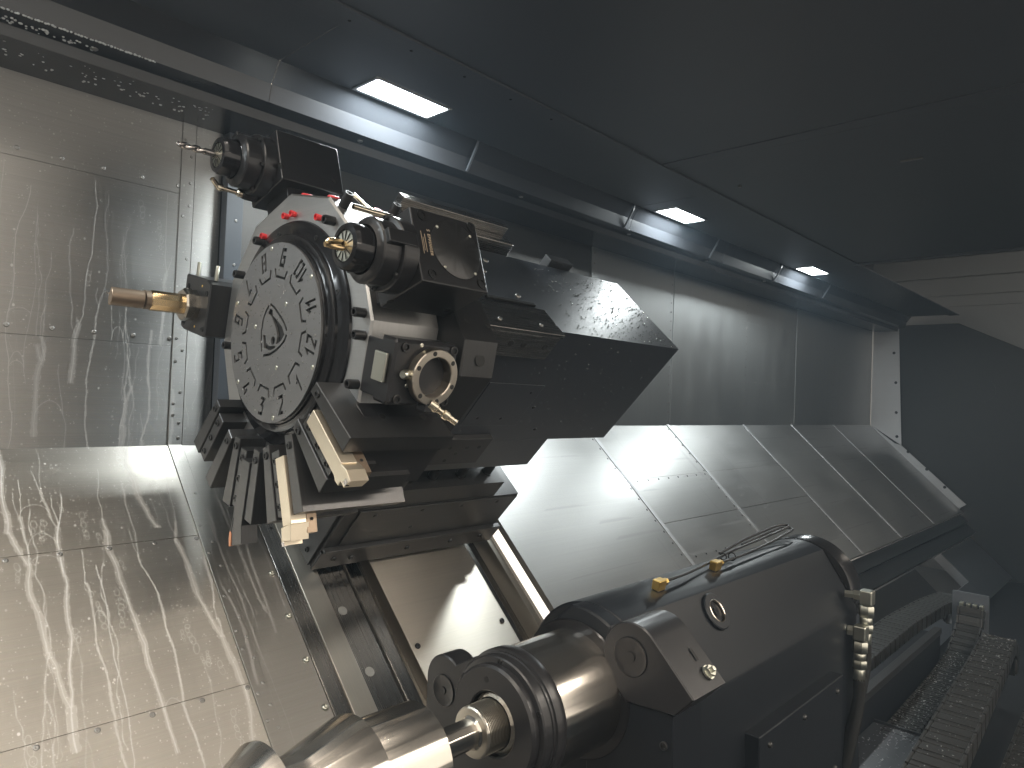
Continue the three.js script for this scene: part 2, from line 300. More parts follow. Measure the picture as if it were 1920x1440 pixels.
{ // left chamber wall
  const g = structure('left_wall', 'brushed steel back wall streaked with dried coolant left of the turret', [0, -0.157, -1.9], 'M', 'wall');
  const pan = (x0, x1, y0, y1, t, m = M.wallL) => part(g, 'panel', planar(box(x0, x1, y0, y1, -1.92, -1.9 + t, 0.0003), 'x', 'y', 1.5, 0.94, -0.76, -0.16), m);
  pan(-1.25, 0.722, 0.4975, 0.70, 0.0); pan(-1.25, 0.722, 0.0993, 0.4967, 0.0003); pan(-1.25, 0.722, -0.175, 0.0985, 0.0);
  const st = part(g, 'seam_strip', planar(box(0.722, 0.757, -0.17, 0.70, -1.915, -1.8965, 0.001), 'x', 'y', 1.5, 0.94, 0.1, -0.16), M.wallL);
  part(g, 'panel', planar(box(0.7585, 0.83, -0.175, 0.70, -1.92, -1.899, 0.001), 'x', 'y', 1.5, 0.94, 0.3, -0.16), M.wallL);
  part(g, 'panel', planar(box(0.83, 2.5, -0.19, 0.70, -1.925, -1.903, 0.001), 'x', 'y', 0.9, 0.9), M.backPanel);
  screwsAt(g, rangeN(-0.6, 0.7176, 16).map((x) => [x, 0.517, -1.9]), [0, 0, 1], sDome, M.screw);
  screwsAt(g, rangeN(-0.6, 0.715, 16).map((x) => [x, 0.118, -1.8988]), [0, 0, 1], sDome, M.screw);
  screwsAt(st, [0.6, 0.53, 0.47, 0.33, 0.2, 0.09, -0.02, -0.1, -0.14].flatMap((y) => [[0.747, y, -1.8965]]), [0, 0, 1], sRivet, M.screw);
  screwsAt(st, [0.64, 0.44, 0.12, 0.06, -0.05, -0.08].flatMap((y) => [[0.731, y, -1.8965]]), [0, 0, 1], sRivet, M.screw);
  const po = thing('corner_post', 'dark upright post bolted to the back wall behind the turret', 'post', 'M', [0.855, -0.16, -1.88]);
  part(po, 'web', box(0.832, 0.879, -0.17, 0.70, -1.899, -1.865, 0.002), M.roof);
  screwsAt(po, [0.45, 0.33, 0.2, 0.06, -0.06].map((y) => [0.86, y, -1.865]), [0, 0, 1], sRivet, M.screw);
}
{ // right rear wall
  const g = structure('right_wall', 'dull grey sheet back wall with riveted seams right of the turret', [4.5, -0.113, -1.9], 'M', 'wall');
  const xs = [2.5, 2.54, 3.21, 4.09, 4.84, 5.6, 6.5];
  for (let i = 1; i < xs.length; i++) part(g, 'panel', planar(box(xs[i - 1] + 0.001, xs[i] - 0.001, -0.135, 0.69, -1.92, -1.9 + (i % 2) * 0.002, 0.0008), 'y', 'x', 1.1, 1.1, 0.1 * i), M.galvWall);
  for (const x of xs.slice(1, -1)) {
    screwsAt(g, rangeN(-0.09, 0.66, 17).map((y) => [x - 0.022, y, -1.898]), [0, 0, 1], sRivet, M.screw, 'rivet');
  }
  screwsAt(g, rangeN(4.12, 4.8, 9).map((x) => [x, 0.513, -1.898]), [0, 0, 1], sRivet, M.screw, 'rivet');
  screwsAt(g, rangeN(4.12, 4.8, 9).map((x) => [x, 0.15, -1.898]), [0, 0, 1], sRivet, M.screw, 'rivet');
}
const nL = -0.612, nR = -0.58;
{ // left slope, in bed axes (x, n, s)
  const g = structure('left_slope', 'brushed steel slope covered in milky coolant runs below the left wall', [0, nL, -0.266], 'S', 'sloping panel');
  const pan = (x0, x1, s0, s1, t = 0) => part(g, 'panel', planar(box(x0, x1, nL - 0.02, nL + t, s0, s1, 0.0008), 'x', 'z', 1.5, -1.03, -0.76, -0.27 + 1.03), M.slopeL);
  pan(-1.25, 0.722, -0.264, 0.0245, 0.0005); pan(-1.25, 0.722, 0.0255, 0.4105, 0); pan(-1.25, 0.722, 0.4115, 0.80, 0.0005);
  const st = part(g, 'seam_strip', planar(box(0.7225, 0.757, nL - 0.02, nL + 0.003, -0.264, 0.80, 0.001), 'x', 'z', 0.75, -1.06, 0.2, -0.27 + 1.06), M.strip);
  screwsAt(g, rangeN(-0.5, 0.715, 14).map((x) => [x, nL + 0.001, 0.034]), [0, 1, 0], sDome, M.screw);
  screwsAt(g, rangeN(-0.5, 0.715, 14).map((x) => [x, nL + 0.001, 0.42]), [0, 1, 0], sDome, M.screw);
  for (const s of [-0.1, 0.05, 0.12, 0.19, 0.26, 0.31, 0.36, 0.42, 0.47, 0.52, 0.58]) screwsAt(st, [[0.748, nL + 0.003, s]], [0, 1, 0], sRivet, M.screw);
  for (const s of [0, 0.08, 0.2, 0.29, 0.335, 0.44, 0.5]) screwsAt(st, [[0.731, nL + 0.003, s]], [0, 1, 0], sRivet, M.screw);
  // guide strip between the chamber and the slide
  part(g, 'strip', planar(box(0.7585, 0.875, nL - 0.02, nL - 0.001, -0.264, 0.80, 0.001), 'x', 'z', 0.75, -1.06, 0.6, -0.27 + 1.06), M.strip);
  const s2 = part(g, 'strip', planar(box(0.8765, 0.917, nL - 0.02, nL + 0.001, -0.264, 0.80, 0.001), 'z', 'x', 0.7, 0.7), M.steelDark);
  screwsAt(g, [0.16, 0.28, 0.395, 0.51].map((s) => [0.862, nL - 0.001, s]), [0, 1, 0], domeScrew(0.008, 0.006), M.zinc);
  screwsAt(s2, [[0.905, nL + 0.001, 0.03]], [0, 1, 0], sRivet, M.void);
}
{ // cross slide ways below the carriage
  const g = structure('slide_ways', 'steel guide ways and cover plate running down the bed below the turret carriage', [1.3, nL, 0.3], 'S', 'guide ways');
  part(g, 'rail', planar(box(0.9185, 0.977, nL - 0.03, nL + 0.004, -0.264, 0.80, 0.0012), 'z', 'x', 0.6, 0.6, 0.1), M.steel);
  const cv = part(g, 'cover_strip', planar(box(0.977, 1.056, nL - 0.04, nL - 0.004, -0.264, 0.80, 0.001), 'z', 'x', 0.6, 0.6, 0.3), M.steelDark);
  for (const s of [0.295, 0.462]) part(cv, 'plug', alongY([[0.012, 0], [0.012, 0.001], [0, 0.001]], 1.003, nL - 0.004, s, 28), M.plug);
  part(g, 'channel', planar(box(1.057, 1.112, nL - 0.09, nL - 0.045, -0.264, 0.80, 0), 'z', 'x', 0.6, 0.6), M.steelDark);
  part(g, 'rail', planar(box(1.086, 1.124, nL - 0.09, nL - 0.03, -0.264, 0.80, 0.003), 'z', 'x', 0.6, 0.6, 0.4), M.steelDark);
  part(g, 'channel', planar(box(1.125, 1.152, nL - 0.09, nL - 0.055, -0.264, 0.80, 0), 'z', 'x', 0.6, 0.6), M.steelDark);
  const pl = part(g, 'cover_plate', planar(box(1.153, 1.508, nL - 0.06, nL - 0.018, -0.264, 0.80, 0.002), 'x', 'z', 0.8, 0.8, 0.5), M.steel);
  screwsAt(pl, [[1.173, nL - 0.018, 0.43], [1.485, nL - 0.018, 0.428]], [0, 1, 0], capScrew(0.0075, 0.004), M.bolt);
  part(g, 'channel', planar(box(1.509, 1.6, nL - 0.09, nL - 0.06, -0.264, 0.80, 0), 'z', 'x', 0.6, 0.6), M.steelDark);
  part(g, 'rail', planar(box(1.53, 1.548, nL - 0.07, nL - 0.04, -0.264, 0.80, 0.002), 'z', 'x', 0.6, 0.6, 0.7), M.steelDark);
  part(g, 'rail', planar(box(1.592, 1.618, nL - 0.07, nL - 0.004, -0.264, 0.80, 0.002), 'z', 'x', 0.6, 0.6, 0.2), M.steel);
  part(g, 'rail', planar(box(1.6195, 1.645, nL - 0.07, nL - 0.018, -0.264, 0.80, 0.002), 'z', 'x', 0.6, 0.6, 0.9), M.steelDark);
}
{ // right slope
  const g = structure('right_slope', 'dull grey sloping sheets with riveted seams below the right wall', [4, nR, -0.3], 'S', 'sloping panel');
  const xs = [1.648, 2.5, 3.195, 4.067, 4.803, 5.6, 6.5];
  for (let i = 1; i < xs.length; i++) {
    const cuts = i === 2 || i === 3 ? [-0.307, 0.018, 0.25, 0.655] : [-0.307, 0.655];
    for (let k = 1; k < cuts.length; k++) part(g, 'panel', planar(box(xs[i - 1] + 0.001, xs[i] - 0.001, nR - 0.02, nR + (i % 2 ? 0.002 : 0) + (k % 2 ? 0 : 0.0015), cuts[k - 1] + 0.0006, cuts[k] - 0.0006, 0.0008), 'x', 'z', 1.2, 1.2, i * 0.37, i * 0.21), M.galv);
  }
  for (const x of xs.slice(1, -1)) {
    part(g, 'seam_strip', planar(box(x - 0.012, x + 0.012, nR, nR + 0.0045, -0.306, 0.655, 0.001), 'z', 'x', 0.7, 0.7, x), M.trim);
    screwsAt(g, rangeN(-0.27, 0.62, 17).map((s) => [x - 0.026, nR + 0.002, s]), [0, 1, 0], sRivet, M.bolt, 'rivet');
  }
  screwsAt(g, rangeN(2.56, 3.15, 8).map((x) => [x, nR + 0.002, 0.03]), [0, 1, 0], sRivet, M.bolt, 'rivet');
  screwsAt(g, rangeN(1.75, 2.4, 9).map((x) => [x, nR + 0.002, 0.5]), [0, 1, 0], sRivet, M.bolt, 'rivet');
  screwsAt(g, rangeN(2.56, 3.15, 8).map((x) => [x, nR + 0.002, 0.42]), [0, 1, 0], sRivet, M.bolt, 'rivet');
}
{ // soffit with the lamps: profile in (z, y)
  const g = structure('lamp_soffit', 'dark soffit along the top of the back wall that holds the lamps', [2.6, 0.7, -1.6], 'M', 'soffit');
  const P = [[-1.31, 0.80], [-1.605, 0.80], [-1.64, 0.752], [-1.651, 0.7095], [-1.702, 0.7025], [-1.706, 0.680], [-1.93, 0.686]];
  const names = ['lamp_panel', 'front_panel', 'front_panel', 'ledge', 'drip_edge', 'underside'];
  for (let i = 1; i < P.length; i++) {
    const a = P[i - 1], b = P[i], n = norm2(b[1] - a[1], -(b[0] - a[0]));      // thickness upwards and backwards
    const up = n[1] > 0 ? n : [-n[0], -n[1]], t = 0.006 + 0.001 * i;
    const joints = i < 4 ? [-1.25, 0.83, 2.42, 3.9, 5.4, 6.5] : [-1.25, 6.5];
    for (let k = 1; k < joints.length; k++) part(g, names[i - 1], prism([[a[0], a[1]], [b[0], b[1]], [b[0] + up[0] * t, b[1] + up[1] * t], [a[0] + up[0] * t, a[1] + up[1] * t]], joints[k - 1] + 0.001, joints[k] - 0.001, 0), i === 1 ? M.roof : M.roofStrip);
  }
  const fl = part(g, 'flange', box(-1.25, 6.5, 0.7935, 0.7994, -1.335, -1.262, 0.001), M.roof);
  screwsAt(fl, rangeN(0.66, 1.5, 6).map((x) => [x, 0.7935, -1.302]), [0, -1, 0], sRivet, M.bolt);
  for (const x of [1.5, 2.38, 3.1, 3.85, 4.6]) part(g, 'rib', prism([[-1.600, 0.799], [-1.606, 0.775], [-1.644, 0.712], [-1.652, 0.712]], x - 0.004, x + 0.004, 0.001), M.roof);
  screwsAt(g, rangeN(0.45, 3.8, 6).map((x) => [x, 0.7045, -1.68]), [0, -1, 0], domeScrew(0.008, 0.004), M.screw);
}
{ // ceiling over the work area
  const g = structure('ceiling', 'smooth dark grey roof sheet over the work area', [2.4, 0.8, -0.4], 'M', 'ceiling');
  const xs = [0.52, 2.03, 2.09, 4.02];
  for (let i = 1; i < xs.length; i++) part(g, 'panel', box(xs[i - 1] + 0.0015, xs[i] - 0.0015, i === 2 ? 0.7985 : 0.8, 0.84, -1.308, 0.5, 0.002), M.roof);
  part(g, 'edge_lip', box(4.0215, 4.05, 0.788, 0.9, -1.284, 0.5, 0.002), M.roof);
  part(g, 'bracket', [box(2.441, 2.452, 0.795, 0.7995, -0.648, -0.584, 0.001), box(2.385, 2.395, 0.792, 0.7995, -1.165, -1.155, 0.001)], M.screw);
  const t = structure('roof_top', 'closed top sheet above the far end of the work area', [5.3, 1.45, -0.8], 'M', 'ceiling');
  part(t, 'panel', box(4.05, 6.8, 1.45, 1.49, -2.0, 0.5, 0), M.roof);
  part(t, 'rear_panel', box(4.05, 6.8, 0.81, 1.449, -2.0, -1.95, 0), M.roof);
  part(t, 'front_panel', box(4.0, 4.03, 0.905, 1.449, -2.0, 0.5, 0), M.roof);
}
{ // far end wall
  const g = structure('end_wall', 'far end wall with a dark panel under pale grey ribbed sheets', [6.6, -0.2, -1], 'M', 'wall');
  part(g, 'pale_sheet', box(6.66, 6.7, -1.25, 1.449, -2.0, 0.5, 0), M.endLight);
  for (const [y0, y1] of [[0.885, 0.97], [0.978, 1.12], [1.128, 1.29], [1.298, 1.44]]) part(g, 'rib_sheet', box(6.655 - (y1 - 0.88) * 0.06, 6.659, y0, y1, -1.95, 0.45, 0.004), M.endLight);
  const dk = part(g, 'dark_panel', prism([[-1.9, 0.735], [-1.276, 0.735], [-0.838, 0.515], [0.4, -0.1], [0.4, -1.25], [-1.9, -1.25]], 6.55, 6.6, 0.002), M.endDark);
  part(dk, 'cover_disc', turned([[0.085, 6.549], [0.085, 6.545], [0, 6.545]], 0.2, -1.1, 40), M.endDark);
  screwsAt(dk, [[6.549, 0.29, -1.2], [6.549, 0.29, -1.0], [6.549, 0.11, -1.2], [6.549, 0.11, -1.0]], [-1, 0, 0], sRivet, M.bolt);
}
{ // trim that follows the outline of the end
  const g = thing('end_trim', 'pale bent trim sheet framing the far end of the wall and slope', 'trim', 'M', [6.5, -0.2, -1.7]);
  const inn = [[-1.896, 0.69], [-1.896, -0.113], [-1.262, -0.768]], out = [[-1.70, 0.75], [-1.654, -0.272], [-1.181, -0.70]];
  part(g, 'upright_sheet', prism([inn[0], inn[1], out[1], out[0]], 6.5, 6.506, 0.001), M.trim);
  part(g, 'sloping_sheet', prism([inn[1], inn[2], [-1.222, -0.735], [-1.70, -0.262]], 6.5, 6.508, 0.001), M.trim);
  part(g, 'flange', prism([[-1.70, -0.258], [-1.222, -0.731], [-1.181, -0.70], [-1.654, -0.268]], 6.486, 6.499, 0.001), M.trim);
  screwsAt(g, [[6.5, 0.5, -1.73], [6.5, 0.25, -1.71], [6.5, 0, -1.7], [6.5, -0.2, -1.69]], [-1, 0, 0], domeScrew(0.012, 0.005), M.bolt);
  screwsAt(g, [[6.486, -0.32, -1.6], [6.486, -0.45, -1.46], [6.486, -0.58, -1.33]], [-1, 0, 0], domeScrew(0.012, 0.005), M.bolt);
}
{ // sides that close the machine outside the picture
  const g = structure('headstock_wall', 'steel end wall at the spindle side', [-1.2, 0, -1.2], 'M', 'wall');
  part(g, 'panel', box(-1.3, -1.25, -1.25, 0.9, -2.0, 0.45, 0), M.galv);
  const d = structure('front_door', 'dark inner side of the sliding door on the operator side', [3.8, 0, 0.42], 'M', 'door');
  part(d, 'panel', box(3.0, 6.8, -1.25, 0.8, 0.52, 0.56, 0), M.roof);
  const fl = structure('shop_floor', 'grey workshop floor in front of the machine', [0, -1.6, 3]);
  part(fl, 'floor_sheet', box(-8, 9, -1.65, -1.6, -2.2, 9, 0), M.endLight);
  const sill = structure('door_sill', 'dark sill under the open door', [0.5, -1.2, 0.5], 'M', 'sill');
  part(sill, 'panel', box(-1.3, 3.0, -1.6, -0.55, 0.5, 0.54, 0), M.roof);
  const b = structure('added_roof_beam', 'unseen dark beam added over the roof opening to reflect as a dark band', [-0.3, 0.85, -0.62], 'M', 'beam');  // added out of view so the slope reflects a dark band
  part(b, 'beam', box(-1.25, 0.515, 0.8, 0.9, -0.74, -0.58, 0.004), M.roof);
}
{ // machine bed under the right slope
  const g = structure('machine_bed', 'dark machine bed with a long recess under the right slope', [4, -0.6, 0.8], 'S', 'machine bed');
  part(g, 'upper_cover', [box(1.66, 6.5, -0.66, -0.605, 0.657, 0.73, 0.002), box(1.66, 6.5, -0.68, -0.622, 0.732, 0.82, 0.002)], M.blackBrushed);
  part(g, 'front_cover', [box(1.66, 3.7, -0.74, -0.68, 0.822, 1.2, 0.003), box(3.7, 5.55, -0.74, -0.68, 1.05, 1.2, 0.003), box(5.55, 6.5, -0.74, -0.68, 0.822, 1.2, 0.003)], M.roof);
  part(g, 'recess', box(3.65, 5.6, -0.95, -0.9, 0.8, 1.2, 0), M.void);
  part(g, 'lower_slope', box(-1.25, 1.66, -0.72, -0.66, 0.79, 1.3, 0), M.steelDark);
}
// ------------------------------------------------------------------ lamps
[[-1.1, -0.38, 2.35, 1.25, 1], [2.1, 1.3, 1.25, 2.0, 0.85]].forEach(([x, z, y, hw, pw], i) => {       // unseen tube lamps added to give the steel its warm streaks and bands
  const g = thing('added_workshop_lamp', i ? 'long unseen workshop tube lamp added in front of the machine' : 'long unseen workshop tube lamp added above the open roof', 'tube lamp', 'M', [x, y, z]);
  part(g, 'housing', box(x - hw, x + hw, y, y + 0.06, z - 0.14, z + 0.14, 0.004), M.trim);
  for (const k of [-1, 1]) part(g, 'tube', turned([[0, x - hw + 0.02], [0.014, x - hw + 0.021], [0.014, x + hw - 0.021], [0, x + hw - 0.02]], y - 0.025, z + k * 0.06, 16), M.tubeLamp);
  const L = new THREE.RectAreaLight(new THREE.Color(1, 0.89, 0.75), ADDED_LAMP_POWER * pw, 2 * hw - 0.04, 0.15);
  L.position.set(x, y - 0.045 + YO, z); L.lookAt(x, i ? 0.6 : 0, i ? -1 : z); L.name = 'lamp_light'; scene.add(L);
});
const lampWords = ['bright lamp panel in the soffit outside the left edge of the picture', 'large bright lamp panel in the soffit above the turret, nearest of the row', 'bright lamp panel in the soffit, the middle one of the row', 'bright lamp panel in the soffit farthest along the row'];
[-0.33, 1.158, 2.632, 4.12].forEach((x, i) => {
  const g = thing('soffit_lamp', lampWords[i], 'lamp', 'M', [x, 0.8, -1.538], 'lamps in a row along the soffit');
  const w = 0.128, d = 0.056, y = 0.7995;
  part(g, 'lamp_frame', [box(x - w, x + w, y - 0.004, y, -1.538 - d, -1.538 - d + 0.009, 0.001), box(x - w, x + w, y - 0.004, y, -1.538 + d - 0.009, -1.538 + d, 0.001), box(x - w, x - w + 0.009, y - 0.004, y, -1.538 - d + 0.0095, -1.538 + d - 0.0095, 0.001), box(x + w - 0.009, x + w, y - 0.004, y, -1.538 - d + 0.0095, -1.538 + d - 0.0095, 0.001)], M.trim);
  part(g, 'lens', box(x - w + 0.0095, x + w - 0.0095, y - 0.002, y - 0.0005, -1.538 - d + 0.0095, -1.538 + d - 0.0095, 0), M.lens);
  screwsAt(g, [-1, 0, 1].flatMap((k) => [[x + k * (w - 0.006), y - 0.004, -1.538 + d - 0.0045]]), [0, -1, 0], domeScrew(0.003, 0.002), M.screw);
  const L = new THREE.RectAreaLight(new THREE.Color(0.93, 1.0, 1.0), LAMP_POWER, 2 * w - 0.02, 2 * d - 0.02);
  L.position.set(x, y - 0.006 + YO, -1.538); L.lookAt(x, 0, -1.538); L.name = 'lamp_light'; scene.add(L);
});
// ------------------------------------------------------------------ turret
const ST = (k) => -12 - 30 * (k % 12);           // angle of a station
const TY = C0.y, TZ = C0.z;
const polar = (r, a) => [TZ + r * Math.cos(a * D), TY + r * Math.sin(a * D)];
{
  const g = thing('tool_turret', 'large round twelve station turret with a grey number plate facing the spindle', 'tool turret', 'M', [0.78, TY - 0.285, TZ]);
  const ring12 = Array.from({ length: 12 }, (_, k) => polar(0.285, 3 + 30 * k));
  const disc = part(g, 'disc', prism(ring12, 0.708, 0.861, 0.004), M.disc);
  part(g, 'bearing_ring', turned([[0.15, 0.681], [0.1775, 0.681], [0.1795, 0.6825], [0.1805, 0.688], [0.183, 0.6895], [0.1935, 0.690], [0.196, 0.692], [0.197, 0.697], [0.2, 0.6985], [0.214, 0.7], [0.2235, 0.7035], [0.2255, 0.7075]], TY, TZ, 96), M.gloss);
  // number plate with cut out figures
  const face = new THREE.Shape(); face.absarc(0, 0, 0.1765, 0, Math.PI * 2, false);
  const cut = (pts) => { const h = new THREE.Path(); let A = 0; pts.forEach((p, i) => { const q = pts[(i + 1) % pts.length]; A += p[0] * q[1] - q[0] * p[1]; }); (A > 0 ? pts.slice().reverse() : pts).forEach((p, i) => i ? h.lineTo(...p) : h.moveTo(...p)); h.closePath(); face.holes.push(h); };
  const DG = {
    0: [[[0.26, 1], [0, 1], [0, 0], [0.26, 0]], [[0.36, 1], [0.62, 1], [0.62, 0], [0.36, 0]]], 1: [[[0.02, 0.68], [0.34, 0.97], [0.34, 0]]], 2: [[[0, 1], [0.6, 1], [0.6, 0.6], [0.02, 0.06], [0.62, 0.02]]],
    3: [[[0, 1], [0.6, 1], [0.28, 0.6], [0.6, 0.5], [0.6, 0], [0, 0]]], 4: [[[0.34, 1], [0, 0.3], [0.36, 0.3]], [[0.54, 0.55], [0.54, 0]]], 5: [[[0.6, 1], [0.04, 1], [0, 0.58], [0.58, 0.54], [0.6, 0], [0, 0]]],
    6: [[[0.6, 1], [0.02, 0.98], [0, 0.02], [0.6, 0], [0.6, 0.52], [0.22, 0.52]]], 7: [[[0, 1], [0.6, 1], [0.18, 0]]], 8: [[[0.24, 1], [0.02, 1], [0, 0], [0.24, 0]], [[0.38, 1], [0.6, 1], [0.62, 0], [0.38, 0]], [[0.19, 0.5], [0.42, 0.5]]], 9: [[[0, 0], [0.6, 0.02], [0.6, 0.98], [0, 1], [0, 0.48], [0.38, 0.48]]],
  };
  for (let k = 1; k <= 12; k++) {
    const a = ST(k) * D, m = [Math.cos(a), Math.sin(a)], rt = [-m[1], m[0]], str = String(k), H = 0.031, Wd = 0.0235;
    [...str].forEach((ch, i) => {
      for (const st of DG[ch]) cut(strokeOutline(st, 0.22).map(([x, y]) => {
        const dx = (x - 0.3 + (y - 0.5) * 0.16) * Wd + (i - (str.length - 1) / 2) * (str === '11' ? 0.0135 : 0.019), dy = (y - 0.5) * H;
        return [m[0] * (0.1475 - dy) + rt[0] * dx, m[1] * (0.1475 - dy) + rt[1] * dx];
      }));
    });
    cut(strokeOutline([[0.124, 0.0245], [0.1095, 0.018], [0.1085, -0.0165], [0.1235, -0.0225]], 0.0048).map(([r, t]) => [m[0] * r + rt[0] * t, m[1] * r + rt[1] * t]));
  }
  // emblem: a rounded shield of three bows with a flowing figure inside
  const bow = (pts) => cut(strokeOutline(pts, 0.0052));
  bow([[-0.012, 0.0565], [0.004, 0.0495], [0.018, 0.039], [0.032, 0.0285], [0.0445, 0.0175], [0.056, 0.002]]);
  bow([[0.0555, -0.0055], [0.049, -0.0165], [0.035, -0.0265], [0.0175, -0.035], [-0.004, -0.042], [-0.032, -0.0445]]);
  bow([[-0.0385, -0.036], [-0.0425, -0.014], [-0.0435, 0.004], [-0.039, 0.0265], [-0.0285, 0.0435], [-0.017, 0.0545]]);
  cut([[-0.0192, 0.0388], [-0.0129, 0.0478], [-0.002, 0.0448], [-0.0008, 0.034], [0.0176, 0.0234], [0.0375, 0.0101], [0.0475, -0.005], [0.0367, -0.0162], [0.016, -0.0241], [0.021, -0.0085], [0.0145, 0.008], [0.002, 0.0239], [-0.0044, 0.0318]]);
  const dot = Array.from({ length: 16 }, (_, i) => [0.0045 + 0.0082 * Math.cos(i * Math.PI / 8), -0.0155 + 0.0082 * Math.sin(i * Math.PI / 8)]); cut(dot);
  cut([[-0.0362, -0.0036], [-0.0271, -0.0034], [-0.0226, -0.0188], [-0.0109, -0.0258], [0.0002, -0.0258], [0.0142, -0.0262], [0.0132, -0.0301], [-0.0063, -0.0346], [-0.0287, -0.0294]]);
  const plate = part(g, 'number_plate', prism(face, 0.676, 0.6805, 0).translate(0, TY, TZ), M.plate);
  part(g, 'plate_backing', turned([[0.17, 0.6825], [0.0, 0.6822]], TY, TZ, 48), M.void);
  screwsAt(plate, [[0.168, 96], [0.167, 36], [0.167, -24], [0.167, -84], [0.167, -144], [0.167, 156], [0.072, 48], [0.072, 168], [0.072, -72]].map(([r, a]) => { const p = polar(r, a); return [0.676, p[1], p[0]]; }), [-1, 0, 0], domeScrew(0.0048, 0.0014), M.zinc);
  screwsAt(disc, [[0.254, 53.3], [0.228, 119.8], [0.262, 6.2], [0.263, -2.4], [0.267, -21], [0.24, 145.6], [0.235, -175.6], [0.262, 23.5]].map(([r, a]) => { const p = polar(r, a); return [0.708, p[1], p[0]]; }), [-1, 0, 0], capScrew(0.0088, 0.022), M.bolt, 'bolt');
  screwsAt(disc, [[0.207, 58.9], [0.2, 20], [0.205, 100]].map(([r, a]) => { const p = polar(r, a); return [0.7005, p[1], p[0]]; }), [-1, 0, 0], capScrew(0.005, 0.003), M.bolt, 'bolt');
  const cap = BGU.mergeGeometries([plain(alongY([[0.005, -0.002], [0.0062, 0.004], [0.0066, 0.011], [0.005, 0.0115], [0.0036, 0.004], [0, 0.004]], 0, 0, 0, 18))]);
  screwsAt(disc, [[0.238, 94.4], [0.238, 87.4], [0.241, 64.1], [0.234, 117]].map(([r, a]) => { const p = polar(r, a); return [0.708, p[1], p[0]]; }), [-1, 0, 0], cap, M.red, 'red_cap');
  // caps and screws on the flats
  const onFlat = (k, X, t, geo, mat, name) => { const a = ST(k) * D, r = 0.2757; screwsAt(disc, [[X, TY + r * Math.sin(a) + t * Math.cos(a), TZ + r * Math.cos(a) - t * Math.sin(a)]], [0, Math.sin(a), Math.cos(a)], geo, mat, name); };
  const flatCap = alongY([[0.0115, -0.001], [0.0115, 0.003], [0.009, 0.0042], [0, 0.0042]], 0, 0, 0, 24);
  onFlat(9, 0.729, 0.042, flatCap, M.red, 'red_cap'); onFlat(9, 0.726, -0.062, flatCap, M.red, 'red_cap'); onFlat(10, 0.815, 0.062, flatCap, M.red, 'red_cap');
  onFlat(10, 0.727, 0.046, capScrew(0.0095, 0.03), M.bolt, 'bolt'); onFlat(10, 0.842, 0.055, capScrew(0.0095, 0.03), M.bolt, 'bolt'); onFlat(9, 0.81, -0.05, capScrew(0.006, 0.008), M.bolt, 'bolt');
  part(disc, 'coolant_pipe', [tube([[0.716, TY + 0.226, TZ + 0.2], [0.75, TY + 0.224, TZ + 0.203], [0.8, TY + 0.224, TZ + 0.203]], 0.0055, 12), tube([[0.745, TY + 0.262, TZ + 0.155], [0.758, TY + 0.235, TZ + 0.185], [0.77, TY + 0.222, TZ + 0.2]], 0.004, 12)], M.nickel);
  // indexing housing behind the disc, in bed axes
  const fromSN = (s, n) => [TZ + n * Math.sin(BED) + s * Math.cos(BED), TY + n * Math.cos(BED) - s * Math.sin(BED)];
  const hs = part(g, 'housing', prism([[0.02, 0.262], [0.17, 0.262], [0.264, 0.237], [0.30, 0.18], [0.292, 0.0], [0.275, -0.19], [0.2, -0.27], [-0.22, -0.25], [-0.26, 0.0], [-0.2, 0.2]].map((p) => fromSN(...p)), 0.8625, 0.948, 0.003), M.blackBrushed);
  { const p = fromSN(0.284, 0.208); screwsAt(hs, [[0.905, p[1], p[0]]], [0, 0.05, 1], alongY([[0.012, 0], [0.012, 0.0006], [0, 0.0006]], 0, 0, 0, 24), M.void, 'hole'); }
  { const p = fromSN(0.22, 0.2488), d = fromSN(0.22 + 0.257, 0.2488 + 0.966); screwsAt(hs, [[0.885, p[1], p[0]], [0.93, p[1] - 0.008, p[0] + 0.012]], [0, d[1] - p[1], d[0] - p[0]], alongY([[0.006, 0], [0.006, 0.0006], [0, 0.0006]], 0, 0, 0, 16), M.void, 'hole'); }
}
